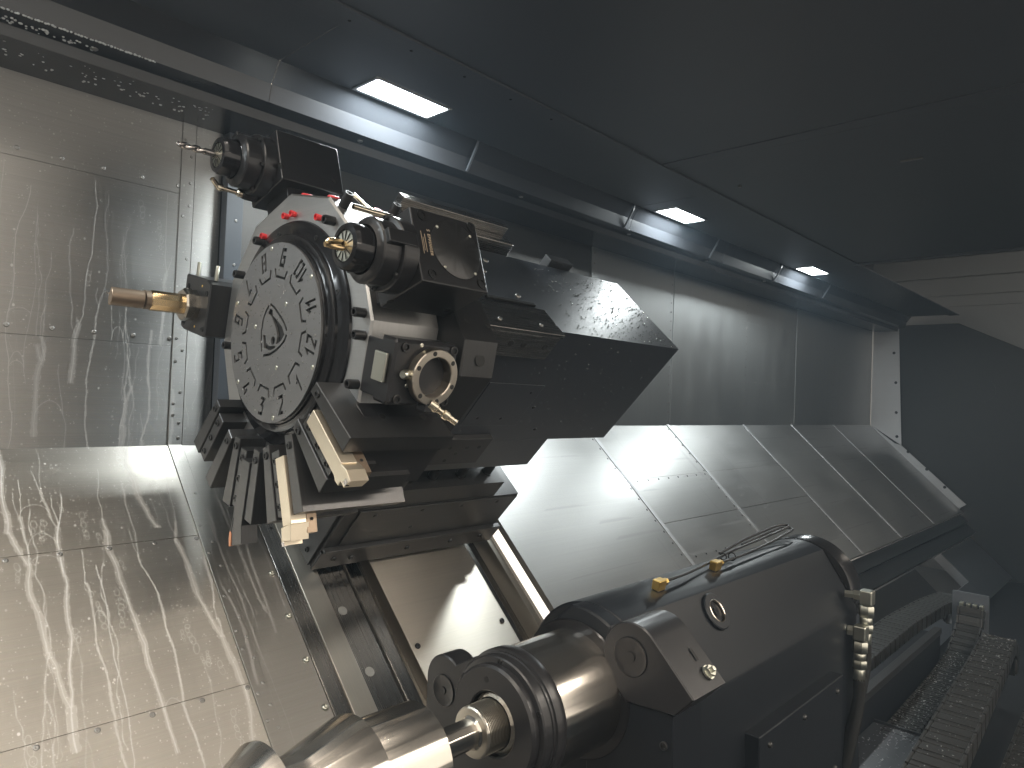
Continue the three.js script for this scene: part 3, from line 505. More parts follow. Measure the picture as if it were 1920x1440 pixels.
// ------------------------------------------------------------------ turret carriage on the slanted bed, axes (x, n, s)
{
  const g = thing('turret_carriage', 'massive dark carriage and angular guard behind the turret on the slanted bed', 'carriage', 'S', [1.25, -0.6, 0]);
  const guard = part(g, 'guard', prism([[0.17, -0.14], [0.17, 0.22], [-0.125, 0.22], [-0.15, 0.2], [-0.3, 0.1], [-0.45, 0.0], [-0.45, -0.14]], 0.95, 1.75, 0.003), M.guard);
  screwsAt(guard, [[1.02, 0.1, 0.17], [1.05, -0.02, 0.17], [1.28, 0.03, 0.17], [1.33, -0.02, 0.17], [1.16, -0.06, 0.17], [1.24, -0.06, 0.17], [1.4, -0.1, 0.17], [1.02, -0.1, 0.17]], [0, 0, 1], domeScrew(0.005, 0.0025), M.bolt);
  part(guard, 'cover_plate', box(1.12, 1.31, -0.085, 0.055, 0.1695, 0.1715, 0.0008), M.guard);
  part(g, 'lower_guard', prism([[0.17, -0.245], [0.17, -0.1405], [-0.42, -0.1405], [-0.42, -0.245]], 0.95, 1.487, 0.002), M.guard);
  part(g, 'neck', box(0.98, 1.36, -0.325, -0.244, -0.3, 0.06, 0.004), M.cast);
  const saddle = part(g, 'saddle', prism([[0.168, -0.6], [0.168, -0.381], [-0.28, -0.381], [-0.28, -0.6]], 0.957, 1.558, 0.002), M.blackBrushed);
  const ledge = part(g, 'ledge', prism([[0.166, -0.3805], [0.166, -0.322], [-0.28, -0.322], [-0.28, -0.3805]], 0.957, 1.456, 0.002), M.blackBrushed);
  const endp = part(g, 'end_plate', planar(prism([[0.162, -0.598], [0.158, -0.33], [-0.25, -0.33], [-0.25, -0.598]], 0.949, 0.9565, 0.001), 'z', 'y', 0.7, 0.7), M.blackBrushed);
  const fp = part(g, 'front_plate', planar(box(0.997, 1.553, -0.517, -0.386, 0.1685, 0.1725, 0.001), 'x', 'y', 0.6, 0.6), M.blackBrushed);
  part(g, 'trim_lip', box(0.958, 1.572, -0.53, -0.5205, 0.1685, 0.184, 0.0015), M.blackBrushed);
  const wip = part(g, 'wiper', box(0.956, 1.588, -0.602, -0.534, 0.1685, 0.176, 0.0015), M.black);
  const big = BGU.mergeGeometries([plain(capScrew(0.0125, 0.028).translate(0, 0.004, 0)), plain(alongY([[0.016, 0], [0.016, 0.004], [0.011, 0.004]], 0, 0, 0, 24))]);
  screwsAt(ledge, [[1.035, -0.322, 0.105], [1.125, -0.322, 0.13], [1.205, -0.322, 0.13], [1.305, -0.322, 0.13], [1.41, -0.322, 0.125]], [0, 1, 0], big, M.bolt, 'bolt');
  screwsAt(fp, [1.05, 1.2, 1.34, 1.48].map((x) => [x, -0.405, 0.1725]).concat([[1.2, -0.475, 0.1725]]), [0, 0, 1], domeScrew(0.006, 0.002), M.bolt);
  screwsAt(wip, [[1.005, -0.566, 0.176], [1.06, -0.572, 0.176], [1.24, -0.568, 0.176], [1.4, -0.568, 0.176], [1.52, -0.566, 0.176]], [0, 0, 1], domeScrew(0.008, 0.005), M.bolt);
  screwsAt(endp, [[0.949, -0.57, 0.135], [0.949, -0.42, 0.125], [0.949, -0.36, 0.13]], [-1, 0, 0], capScrew(0.007, 0.004), M.bolt);
  // wiper brackets on the guard
  const br = part(g, 'wiper_bracket', [box(0.957, 1.215, 0.150, 0.214, 0.1705, 0.19, 0.0015), box(0.957, 1.222, 0.2145, 0.2255, 0.1, 0.192, 0.0015)], M.steelDark);
  screwsAt(br, [1.0, 1.075, 1.115, 1.185].map((x) => [x, 0.185, 0.19]), [0, 0, 1], alongY([[0.0075, 0], [0.0075, 0.0005], [0, 0.0005]], 0, 0, 0, 18), M.void, 'hole');
  screwsAt(br, [[1.03, 0.2255, 0.165], [1.16, 0.2255, 0.165]], [0, 1, 0], domeScrew(0.005, 0.003), M.screw);
  part(g, 'wiper_lip', [box(1.045, 1.2, 0.2205, 0.2275, 0.082, 0.092, 0.002), box(0.962, 0.972, 0.2205, 0.2275, -0.1, 0.09, 0.002)], M.rubber);
  const tp = part(g, 'top_plate', planar(box(0.975, 1.19, 0.2203, 0.2235, -0.11, 0.078, 0.001), 'z', 'x', 0.6, 0.6), M.guard);
  screwsAt(tp, [[1.055, 0.2235, 0.06], [1.165, 0.2235, 0.06], [0.99, 0.2235, 0.0], [1.11, 0.2235, -0.02], [1.02, 0.2235, -0.085], [1.15, 0.2235, -0.07]], [0, 1, 0], domeScrew(0.0075, 0.004), M.screw);
  part(g, 'rear_plate', [box(0.95, 1.285, 0.18, 0.264, -0.215, -0.19, 0.002), box(0.95, 1.3, 0.12, 0.24, -0.19, -0.155, 0.004)], M.steelDark);
  part(g, 'rear_stop', box(1.435, 1.53, 0.2, 0.236, -0.165, -0.135, 0.003), M.blackBrushed);
  const lb = part(g, 'side_bracket', box(1.06, 1.245, -0.205, -0.115, 0.1705, 0.187, 0.0015), M.blackBrushed);
  screwsAt(lb, [1.085, 1.12, 1.175, 1.215].map((x) => [x, -0.145, 0.187]).concat([[1.15, -0.165, 0.187], [1.13, -0.19, 0.187]]), [0, 0, 1], alongY([[0.005, 0], [0.005, 0.0005], [0, 0.0005]], 0, 0, 0, 16), M.void, 'hole');
  part(g, 'oil_nozzle', aim(alongY([[0.0, 0.012], [0.004, 0.012], [0.005, 0.01], [0.009, 0.009], [0.009, 0.004], [0.012, 0.003], [0.012, 0]], 0, 0, 0, 12), [0, 0, 1], [1.0, -0.215, 0.1705]), M.brass);
}
// ------------------------------------------------------------------ tool holders, axes (x, outwards, -sideways) of their station
const hexHole = alongY([[0.006, 0], [0.006, 0.0006], [0, 0.0006]], 0, 0, 0, 16);
function drivenHolder(k, label) {
  const g = thing('driven_tool_holder', label, 'tool holder', ST(k), [0.77, 0.2757, 0], 'driven tool holders on the turret');
  part(g, 'foot', box(0.722, 0.825, 0.2757, 0.312, -0.044, 0.044, 0.002), M.black);
  const b = part(g, 'block', box(0.70, 0.846, 0.311, 0.426, -0.066, 0.066, 0.003), M.black);
  const a = [0.372, 0];
  const nose = part(g, 'spindle_nose', turned([[0.062, 0.7005], [0.062, 0.674], [0.06, 0.672], [0.0535, 0.671], [0.0535, 0.642], [0.051, 0.639], [0.044, 0.6375], [0.04, 0.634]], ...a, 56), M.black);
  part(g, 'collet_nut', turned([[0.036, 0.636], [0.0375, 0.634], [0.0375, 0.608], [0.034, 0.602], [0.0255, 0.6005], [0.0245, 0.6035]], ...a, 48), M.gloss);
  const col = part(g, 'collet', turned([[0.0245, 0.605], [0.0235, 0.6025], [0.007, 0.6015], [0.007, 0.606]], ...a, 36), M.zinc);
  part(col, 'slit', Array.from({ length: 12 }, (_, i) => box(0.6008, 0.602, -0.0004, 0.0004, 0.0085, 0.023, 0).rotateX(i * Math.PI / 6).translate(0, a[0], 0)), M.void);
  screwsAt(nose, [30, 90, 150, 210, 270, 330].map((t) => [0.671, a[0] + 0.0575 * Math.sin(t * D), 0.0575 * Math.cos(t * D)]), [-1, 0, 0], capScrew(0.0042, 0.005), M.bolt, 'bolt');
  part(nose, 'flat_key', box(0.642, 0.698, a[0] + 0.03, a[0] + 0.0625, -0.012, 0.012, 0.002), M.black);
  screwsAt(b, [[0.845, 0.33, 0.05], [0.72, 0.33, 0.05]].map((p) => [p[0] - 0.02, p[1] + 0.01, 0.0662]), [0, 0, 1], hexHole, M.void, 'hole');
  return g;
}
{
  const g = drivenHolder(8, 'black driven tool holder with a drill, at the very top of the turret');
  part(g, 'coolant_nozzle', [aim(alongY([[0.008, 0], [0.0085, 0.01], [0.0065, 0.012], [0.005, 0.013], [0.005, 0.04], [0.007, 0.041], [0.008, 0.045], [0.007, 0.052], [0.0055, 0.054]], 0, 0, 0, 16), [-1, 0.08, -0.03], [0.672, 0.327, -0.047]), aim(alongY([[0.0055, 0], [0.0052, 0.022], [0.004, 0.0225], [0.0025, 0.018]], 0, 0, 0, 16), [-1, 0.35, 0.75], [0.621, 0.332, -0.0485])], M.nickel);
  part(g, 'nozzle_base', aim(alongY([[0.011, 0], [0.011, 0.02], [0.009, 0.03]], 0, 0, 0, 16), [-1, 0, 0], [0.7, 0.327, -0.047]), M.black);
}
{
  const g = drivenHolder(11, 'black driven tool holder with a gold cutter and round cover, right of the number plate');
  const cd = part(g, 'cover_disc', alongY([[0.053, 0.4262], [0.053, 0.4278], [0.052, 0.4284], [0, 0.4284]], 0.786, 0, -0.004, 64), M.blackBrushed);
  screwsAt(cd, [[0.75, 0.4284, -0.038], [0.824, 0.4284, -0.036], [0.752, 0.4284, 0.034], [0.82, 0.4284, 0.035]], [0, 1, 0], domeScrew(0.003, 0.002), M.zinc);
  screwsAt(g, [[0.722, 0.4255, -0.054], [0.832, 0.4255, -0.056], [0.724, 0.4255, 0.05], [0.832, 0.4255, 0.05]], [0, 1, 0], capScrew(0.0095, 0.0035), M.bolt, 'bolt');
  const font = await new FontLoader().loadAsync('fonts/droid/droid_sans_bold.typeface.json');
  const put = (s, size, X, z) => {                       // lettering that runs down the block
    const geo = new THREE.ExtrudeGeometry(font.generateShapes(s, size), { depth: 0.0003, bevelEnabled: false });
    geo.rotateX(-Math.PI / 2).rotateY(-Math.PI / 2).translate(X, 0.4262, z); return geo;
  };
  part(g, 'lettering', put('EPPINGER', 0.0058, 0.7275, -0.022), M.print);
  part(g, 'emblem', [put('S', 0.0062, 0.7275, -0.0305), box(0.7205, 0.7215, 0.4262, 0.4265, -0.02, 0.012, 0)], M.print);
  part(g, 'type_lines', [0.7135, 0.7165].map((x, i) => box(x, x + 0.0009, 0.4262, 0.4264, -0.024 + i * 0.01, 0.016 - i * 0.006, 0)), M.print);
}
function twist(r, x0, x1, turns, depth, seg = 60) {                             // fluted cutter along x
  const n = 20, pos = [], idx = [];
  for (let i = 0; i <= seg; i++) for (let j = 0; j < n; j++) {
    const t = i / seg, a = j / n * Math.PI * 2, q = a - t * turns * Math.PI * 2, R = r * (1 - depth * Math.pow(Math.abs(Math.cos(q)), 3)) * (t < 0.08 ? 0.15 + 0.85 * t / 0.08 : 1);
    pos.push(x0 + (x1 - x0) * t, R * Math.sin(a), R * Math.cos(a));
  }
  for (let i = 0; i < seg; i++) for (let j = 0; j < n; j++) { const a = i * n + j, b = i * n + (j + 1) % n; idx.push(a, b, a + n, b, b + n, a + n); }
  const g = new THREE.BufferGeometry(); g.setAttribute('position', new THREE.Float32BufferAttribute(pos, 3)); g.setIndex(idx); g.computeVertexNormals(); return g;
}
{
  const g = thing('twist_drill', 'bright twist drill clamped in the uppermost tool holder', 'drill bit', ST(8), [0.6, 0.372, 0]);
  part(g, 'flutes', twist(0.0072, 0.522, 0.578, 1.3, 0.5).translate(0, 0.372, 0), M.carbide);
  part(g, 'shank', turned([[0.0068, 0.577], [0.0068, 0.606]], 0.372, 0, 24), M.carbide);
  const e = thing('end_mill', 'gold coated end mill pointing over the edge of the number plate', 'end mill', ST(11), [0.6, 0.372, 0]);
  part(e, 'flutes', twist(0.009, 0.568, 0.6, 0.25, 0.72).translate(0, 0.372, 0), M.gold);
  part(e, 'shank', turned([[0.0072, 0.598], [0.0072, 0.607]], 0.372, 0, 24), M.gold);
}
{
  const g = thing('radial_tool_holder', 'black tool holder with a large ground ring around an empty bore', 'tool holder', ST(12), [0.77, 0.2757, 0]);
  part(g, 'foot', box(0.705, 0.83, 0.2757, 0.322, -0.048, 0.05, 0.003), M.black);
  const b = part(g, 'block', prism([[-0.057, 0.322], [0.055, 0.322], [0.055, 0.358], [0.049, 0.364], [-0.051, 0.364], [-0.057, 0.358]], 0.7, 0.836, 0.004), M.black);
  part(g, 'side_plate', [box(0.693, 0.6995, 0.318, 0.352, -0.03, 0.02, 0.002)], M.zinc);
  const fl = part(g, 'flange_ring', alongY([[0.030, 0.33], [0.030, 0.352], [0.0345, 0.354], [0.0345, 0.384], [0.036, 0.3855], [0.0475, 0.3855], [0.049, 0.384], [0.049, 0.371], [0.045, 0.369], [0.045, 0.362]], 0.777, 0, 0, 64), M.warmTintRing);
  part(g, 'bore_floor', alongY([[0.0305, 0.334], [0.012, 0.334], [0.01, 0.328], [0, 0.328]], 0.777, 0, 0, 40), M.gloss);
  screwsAt(fl, [20, 75, 130, 200, 255, 320].map((t) => [0.777 + 0.042 * Math.cos(t * D), 0.3855, 0.042 * Math.sin(t * D)]), [0, 1, 0], alongY([[0.0042, 0], [0.0042, 0.0005], [0, 0.0005]], 0, 0, 0, 18), M.void, 'hole');
  screwsAt(b, [[0.719, 0.363, -0.045], [0.824, 0.363, -0.046], [0.718, 0.363, 0.044], [0.822, 0.363, 0.046]], [0, 1, 0], capScrew(0.0085, 0.005), M.bolt, 'bolt');
  screwsAt(b, [[0.752, 0.3645, -0.05], [0.735, 0.3645, 0.02]], [0, 1, 0], domeScrew(0.004, 0.0015), M.zinc);
  part(g, 'pin', aim(alongY([[0.008, 0], [0.008, 0.018], [0.006, 0.022], [0, 0.022]], 0, 0, 0, 20), [-0.7, 0.3, 0.0], [0.735, 0.366, 0]), M.zinc);
  part(g, 'coolant_nozzle', [aim(alongY([[0.009, -0.012], [0.009, 0.004], [0.007, 0.006], [0.0055, 0.012], [0.0055, 0.018], [0.0085, 0.02], [0.009, 0.026], [0.0085, 0.031], [0.006, 0.033], [0.0058, 0.05], [0.0045, 0.051], [0.0028, 0.044]], 0, 0, 0, 18), [0.046, 0.018, 0.026], [0.785, 0.385, 0.05])], M.nickel);
  part(g, 'nozzle_base', box(0.765, 0.79, 0.362, 0.386, 0.044, 0.062, 0.003), M.black);
}
{
  const g = thing('boring_bar_holder', 'black block tool holder left of the number plate with two upright studs', 'tool holder', ST(6), [0.76, 0.2757, 0]);
  const b = part(g, 'block', prism([[-0.058, 0.279], [0.058, 0.279], [0.066, 0.3], [0.066, 0.415], [-0.058, 0.415], [-0.062, 0.4], [-0.062, 0.29]], 0.664, 0.85, 0.003), M.blackBrushed);
  part(g, 'clamp_flange', turned([[0.022, 0.634], [0.034, 0.634], [0.0375, 0.638], [0.0375, 0.652], [0.035, 0.654], [0.035, 0.665]], 0.35, 0, 8), M.polished2);
  part(g, 'stud', [aim(alongY([[0.0048, 0], [0.0048, 0.03], [0.004, 0.0315], [0, 0.0315]], 0, 0, 0, 14), [0, 0, 1], [0.682, 0.396, 0.066])], M.zinc);
  part(g, 'stud', [aim(alongY([[0.0048, 0], [0.0048, 0.032], [0.004, 0.0335], [0, 0.0335]], 0, 0, 0, 14), [0, 0, 1], [0.682, 0.296, 0.066])], M.zinc);
  screwsAt(b, [[0.664, 0.292, 0.035], [0.664, 0.292, -0.045], [0.664, 0.395, 0.04], [0.664, 0.40, -0.045]], [-1, 0, 0], capScrew(0.0062, 0.002), M.bolt, 'bolt');
  screwsAt(b, [[0.664, 0.322, 0.048], [0.664, 0.335, -0.046]], [-1, 0, 0], domeScrew(0.003, 0.0015), M.brass);
  const d = thing('insert_drill', 'thick golden brown insert drill pointing left in front of the streaked wall', 'insert drill', ST(6), [0.634, 0.35, 0]);
  part(d, 'shank', turned([[0.0205, 0.566], [0.0225, 0.569], [0.0225, 0.634]], 0.35, 0, 10), M.gold);
  const sh = new THREE.Shape(); sh.absarc(0, 0, 0.0205, -20 * D, 200 * D, true); sh.lineTo(-0.019, 0.001); sh.lineTo(0.0, 0.003);
  part(d, 'cutting_head', [prism(sh, 0.487, 0.552, 0.0008).translate(0, 0.35, 0), turned([[0.0, 0.552], [0.0205, 0.556], [0.0205, 0.567]], 0.35, 0, 32)], M.brownTool, 'brown drill head with a chip pocket');
  part(d, 'insert', box(0.4855, 0.496, 0.3515, 0.366, 0.002, 0.006, 0.001), M.carbide);
}
// turning tool holders on stations 1 to 4: built once on station 2
const holderWords = { 2: 'black turning tool holder below the figure 2, clamping the lower beige tool', 1: 'black turning tool holder below the figure 1, clamping the upper beige tool', 3: 'black turning tool holder below the figure 3, clamping the dark parting tool', 4: 'black turning tool holder below the figure 4, holding no tool' };
{
  const g = thing('turning_tool_holder', holderWords[2], 'tool holder', ST(2), [0.76, 0.2757, 0], 'turning tool holders on the lower turret stations');
  part(g, 'body', prism([[-0.077, 0.279], [0.054, 0.279], [0.054, 0.352], [-0.077, 0.352]], 0.7, 0.872, 0.002), M.black);
  const L = part(g, 'clamp_jaw', prism([[0.018, 0.22], [0.041, 0.22], [0.0555, 0.362], [0.0205, 0.362]], 0.652, 0.83, 0.0012), M.blackBrushed);
  const R = part(g, 'clamp_jaw', prism([[-0.072, 0.221], [-0.048, 0.219], [-0.0475, 0.363], [-0.08, 0.363]], 0.649, 0.873, 0.0012), M.blackBrushed);
  const W = part(g, 'wedge', prism([[-0.011, 0.236], [0.0165, 0.236], [0.019, 0.358], [-0.009, 0.358]], 0.655, 0.74, 0.0012), M.blackBrushed);
  const sc = capScrew(0.0068, 0.0035);
  screwsAt(W, [[0.655, 0.255, 0.004], [0.655, 0.298, 0.005], [0.655, 0.34, 0.006]], [-1, 0, 0], sc, M.bolt, 'bolt');
  screwsAt(L, [[0.652, 0.238, 0.031]], [-1, 0, 0], capScrew(0.0075, 0.003), M.bolt, 'bolt');
  screwsAt(R, [[0.649, 0.24, -0.0605]], [-1, 0, 0], capScrew(0.007, 0.003), M.bolt, 'bolt');
  screwsAt(R, [[0.74, 0.31, -0.0768], [0.83, 0.31, -0.0768]], [0, 0, -1], hexHole, M.void, 'hole');
  for (const k of [1, 3, 4]) {
    const c = g.clone(); c.name = numbered('turning_tool_holder'); scene.add(c); c.userData = { ...g.userData, label: holderWords[k] };
    c.rotation.set(0, 0, 0); place(c, ST(k), [0.76, 0.2757, 0]);
  }
}
for (const k of [1, 2]) {
  const g = thing('turning_tool', k === 1 ? 'beige turning tool with a notched tip, right and higher of the pair' : 'beige turning tool pointing straight down, lower of the pair', 'turning tool', ST(k), [0.66, 0.3, -0.028], 'beige turning tools below the turret');
  const kk = k === 1 ? 0.006 : 0;
  part(g, 'shank', box(0.645, 0.676, 0.254, 0.378, -0.0435 + kk, -0.0135 + kk, 0.001), M.shank);
  part(g, 'head', prism(k === 1 ? [[-0.04 + kk, 0.374], [-0.0075, 0.376], [-0.003, 0.386], [-0.004, 0.397], [-0.015, 0.398], [-0.014, 0.41], [-0.036, 0.416], [-0.04, 0.395]] : [[-0.041, 0.377], [-0.006, 0.379], [-0.002, 0.408], [-0.012, 0.411], [-0.0125, 0.404], [-0.034, 0.406]], 0.6452, 0.682, 0.001), M.shank);
  part(g, 'head_block', prism([[-0.042 + kk, 0.352], [-0.02, 0.352], [-0.02, 0.396], [-0.038 + kk, 0.396]], 0.6765, 0.7, 0.002), M.brownTool, 'brown side of the tool head with a small hole');
  part(g, 'insert', box(0.6448, 0.652, 0.404, 0.4125, k === 1 ? -0.03 : -0.0115, k === 1 ? -0.02 : -0.0025, 0.0006), M.carbide);
  screwsAt(g, [[0.688, 0.372, -0.0418 + kk]], [0, 0, -1], alongY([[0.003, 0], [0.003, 0.0004], [0, 0.0004]], 0, 0, 0, 12), M.void, 'hole');
}
{
  const g = thing('parting_tool', 'dark parting tool with a copper coloured tip below the figure 3', 'parting tool', ST(3), [0.66, 0.3, -0.02]);
  part(g, 'blade', prism([[-0.014, 0.25], [-0.046, 0.25], [-0.049, 0.376], [-0.06, 0.41], [-0.019, 0.429], [-0.008, 0.408], [-0.01, 0.37]], 0.646, 0.68, 0.001), M.blackBrushed);
  part(g, 'insert', prism([[-0.0085, 0.402], [-0.016, 0.404], [-0.0215, 0.428], [-0.0145, 0.432], [-0.009, 0.418]], 0.6445, 0.652, 0.0006), M.copper);
  part(g, 'slit', box(0.6455, 0.6462, 0.372, 0.404, -0.0145, -0.013, 0), M.void);
}
// ------------------------------------------------------------------ tailstock
const ay = AX.y, az = AX.z;
const arcPts = (cz, cy, r, a0, a1, n) => Array.from({ length: n + 1 }, (_, i) => { const a = (a0 + (a1 - a0) * i / n) * D; return [cz + r * Math.cos(a), cy + r * Math.sin(a)]; });
{
  const g = thing('tailstock', 'large black tailstock casting with a polished steel sleeve in the foreground', 'tailstock', 'M', [1.35, ay - 0.6, az]);
  const body = [...arcPts(az, ay, 0.126, 195, 62, 40), [az + 0.1375, ay - 0.006], [az + 0.1395, ay - 0.012], [az + 0.1405, ay - 0.019], [az + 0.152, ay - 0.3], [az + 0.17, ay - 0.6], [az - 0.2, ay - 0.6], [az - 0.17, ay - 0.12]];
  const cast = part(g, 'casting', BGU.toCreasedNormals(prism(body, 0.932, 1.8, 0.004), 0.42), M.cast);
  { const p = cast.geometry.attributes.position, uv = cast.geometry.attributes.uv; for (let i = 0; i < p.count; i++) uv.setXY(i, p.getX(i) * 2.4, Math.atan2(p.getY(i) - 0.6, p.getZ(i)) * 0.5 + p.getY(i)); }
  part(g, 'front_plate', prism([[az + 0.145, ay - 0.1], [az + 0.139, ay - 0.012], ...arcPts(az, ay, 0.1275, 61, 96, 12), [az - 0.06, ay + 0.086], [az - 0.19, ay - 0.06], [az - 0.2, ay - 0.6], [az + 0.165, ay - 0.6]], 0.897, 0.9315, 0.003), M.cast);
  part(g, 'front_ring', turned([[0.0905, 0.892], [0.104, 0.892], [0.106, 0.8945], [0.106, 0.898]], ay, az, 72), M.gloss);
  part(g, 'rear_ring', turned([[0.1, 1.8], [0.128, 1.801], [0.129, 1.804], [0.129, 1.872], [0.126, 1.876], [0.06, 1.878], [0.058, 1.9], [0, 1.9]], ay, az, 72), M.gloss);
  part(g, 'sleeve', turned([[0.0903, 0.7625], [0.0903, 0.9]], ay, az, 96), M.polished);
  const fl = part(g, 'flange', turned([[0.0438, 0.76], [0.0438, 0.7115], [0.0455, 0.7095], [0.076, 0.7095], [0.0794, 0.713], [0.0794, 0.7215], [0.0865, 0.7225], [0.0885, 0.7245], [0.0885, 0.7375], [0.0905, 0.7385], [0.0905, 0.742], [0.0935, 0.743], [0.0946, 0.745], [0.0946, 0.7605], [0.094, 0.7615], [0.0903, 0.7622]], ay, az, 96), M.black);
  screwsAt(fl, [-160, -100, -35, 25, 90, 150].map((t) => [0.7225, ay + 0.0838 * Math.sin(t * D), az + 0.0838 * Math.cos(t * D)]), [-1, 0, 0], capScrew(0.0042, 0.0018), M.bolt, 'bolt');
  part(fl, 'hole', aim(alongY([[0.0042, 0], [0.0042, 0.0004], [0, 0.0004]], 0, 0, 0, 16), [-1, 0, 0], [0.7095, ay + 0.058, az - 0.012]), M.void);
  // lever behind the flange
  const lv = [[az + 0.0, ay + 0.09], [az - 0.06, ay + 0.072], ...arcPts(az - 0.142, ay + 0.004, 0.042, 55, 190, 14), [az - 0.185, ay - 0.12], [az - 0.1, ay - 0.16], [az + 0.0, ay - 0.06]];
  const lever = part(g, 'lever', BGU.toCreasedNormals(prism(lv, 0.748, 0.79, 0.002), 0.5), M.black);
  part(lever, 'pivot_cover', turned([[0.0245, 0.748], [0.0245, 0.7465], [0.023, 0.746], [0.02, 0.747], [0.006, 0.747], [0.0055, 0.7455], [0.003, 0.7455], [0, 0.747]], ay - 0.008, az - 0.142, 32), M.gloss);
  // hinged lug on the near side
  const lg = [...arcPts(az + 0.108, ay + 0.08, 0.05, 205, 42, 16), [az + 0.211, ay + 0.049], [az + 0.182, ay + 0.018], [az + 0.1, ay + 0.012], [az + 0.066, ay + 0.045]];
  const lug = part(g, 'clamp_lug', BGU.toCreasedNormals(prism(lg, 0.889, 0.984, 0.002), 0.5), M.black);
  part(lug, 'pivot_cover', turned([[0.029, 0.889], [0.029, 0.8875], [0.0275, 0.887], [0.023, 0.8885], [0.008, 0.8885], [0.0075, 0.8865], [0.004, 0.8865], [0, 0.888]], ay + 0.08, az + 0.107, 40), M.gloss);
  part(lug, 'adjusting_screw', [aim(BGU.mergeGeometries([plain(alongY([[0.0105, 0], [0.0105, 0.003], [0.006, 0.003]], 0, 0, 0, 24)), plain(alongY([[0.0085, 0.003], [0.0085, 0.009], [0.004, 0.009], [0.004, 0.014], [0, 0.015]], 0, 0, 0, 6))]), [0, 0.69, 0.72], [0.955, ay + 0.066, az + 0.196])], M.zinc);
  part(lug, 'slot', aim(box(-0.003, 0.003, 0, 0.0006, -0.016, 0.004, 0), [0, 0.69, 0.72], [0.953, ay + 0.083, az + 0.178]), M.void);
  part(g, 'lower_block', prism([[az + 0.185, ay - 0.6], [az + 0.178, ay + 0.014], [az + 0.13, ay + 0.02], [az + 0.03, ay - 0.02], [az + 0.03, ay - 0.6]], 0.894, 0.975, 0.001), M.cast);
  screwsAt(g, [[0.894, ay - 0.03, az + 0.165]], [-1, 0, 0], capScrew(0.006, 0.004), M.bolt, 'bolt');
  const cv = part(g, 'side_cover', box(1.2, 1.62, ay - 0.58, ay - 0.115, az + 0.14, az + 0.172, 0.003), M.cast);
  screwsAt(cv, [[1.24, ay - 0.14, az + 0.172], [1.4, ay - 0.14, az + 0.172], [1.58, ay - 0.14, az + 0.172], [1.24, ay - 0.3, az + 0.172], [1.58, ay - 0.3, az + 0.172]], [0, 0, 1], domeScrew(0.006, 0.006), M.bolt);
  const pd = [0, 0.559, 0.829], pp = () => [1.2, ay + 0.08, az + 0.082];
  const port = part(g, 'port', aim(alongY([[0.034, -0.006], [0.034, 0.0035], [0.032, 0.005], [0.0215, 0.005], [0.0205, 0.004], [0.0205, -0.004]], 0, 0, 0, 48), pd, pp(0.126)), M.cast);
  part(port, 'port_rim', aim(alongY([[0.0213, 0.0052], [0.0203, 0.006], [0.0193, 0.0052], [0.019, 0.002]], 0, 0, 0, 40), pd, pp(0.126)), M.warmTintRing);
  part(port, 'port_bottom', aim(alongY([[0.0204, 0.0008], [0.007, 0.0006], [0.007, 0.003], [0, 0.003]], 0, 0, 0, 32), pd, pp(0.126)), M.gloss);
}
{
  const g = thing('live_center', 'polished revolving tailstock center with a stepped cone in the foreground', 'live center', 'M', [0.55, ay - 0.08, az]);
  part(g, 'cone', turned([[0, 0.27], [0.03, 0.292], [0.081, 0.371], [0.081, 0.376], [0.066, 0.378], [0.0575, 0.384], [0.0565, 0.41], [0.0592, 0.419], [0.077, 0.481], [0.077, 0.4885], [0.075, 0.49]], ay, az, 96), M.polished);
  part(g, 'bearing_housing', turned([[0.06, 0.489], [0.065, 0.4895], [0.066, 0.491], [0.066, 0.581], [0.0645, 0.5825], [0.02, 0.583]], ay, az, 96), M.polished);
  part(g, 'shaft', turned([[0.0195, 0.582], [0.0195, 0.668], [0.023, 0.672], [0.024, 0.674]], ay, az, 64), M.polished);
  const pr = [[0.022, 0.6715], [0.0315, 0.6715], [0.0335, 0.6735]]; for (let i = 0; i < 14; i++) { const x = 0.6745 + i * 0.0028; pr.push([0.0338, x], [0.0338, x + 0.0011], [0.0318, x + 0.0016], [0.0318, x + 0.0024]); } pr.push([0.0325, 0.716], [0.0325, 0.75]);
  part(g, 'threaded_nut', turned(pr, ay, az, 72), M.thread);
  part(g, 'taper', turned([[0.036, 0.712], [0.042, 0.716], [0.0425, 0.75]], ay, az, 64), M.polished2);
}
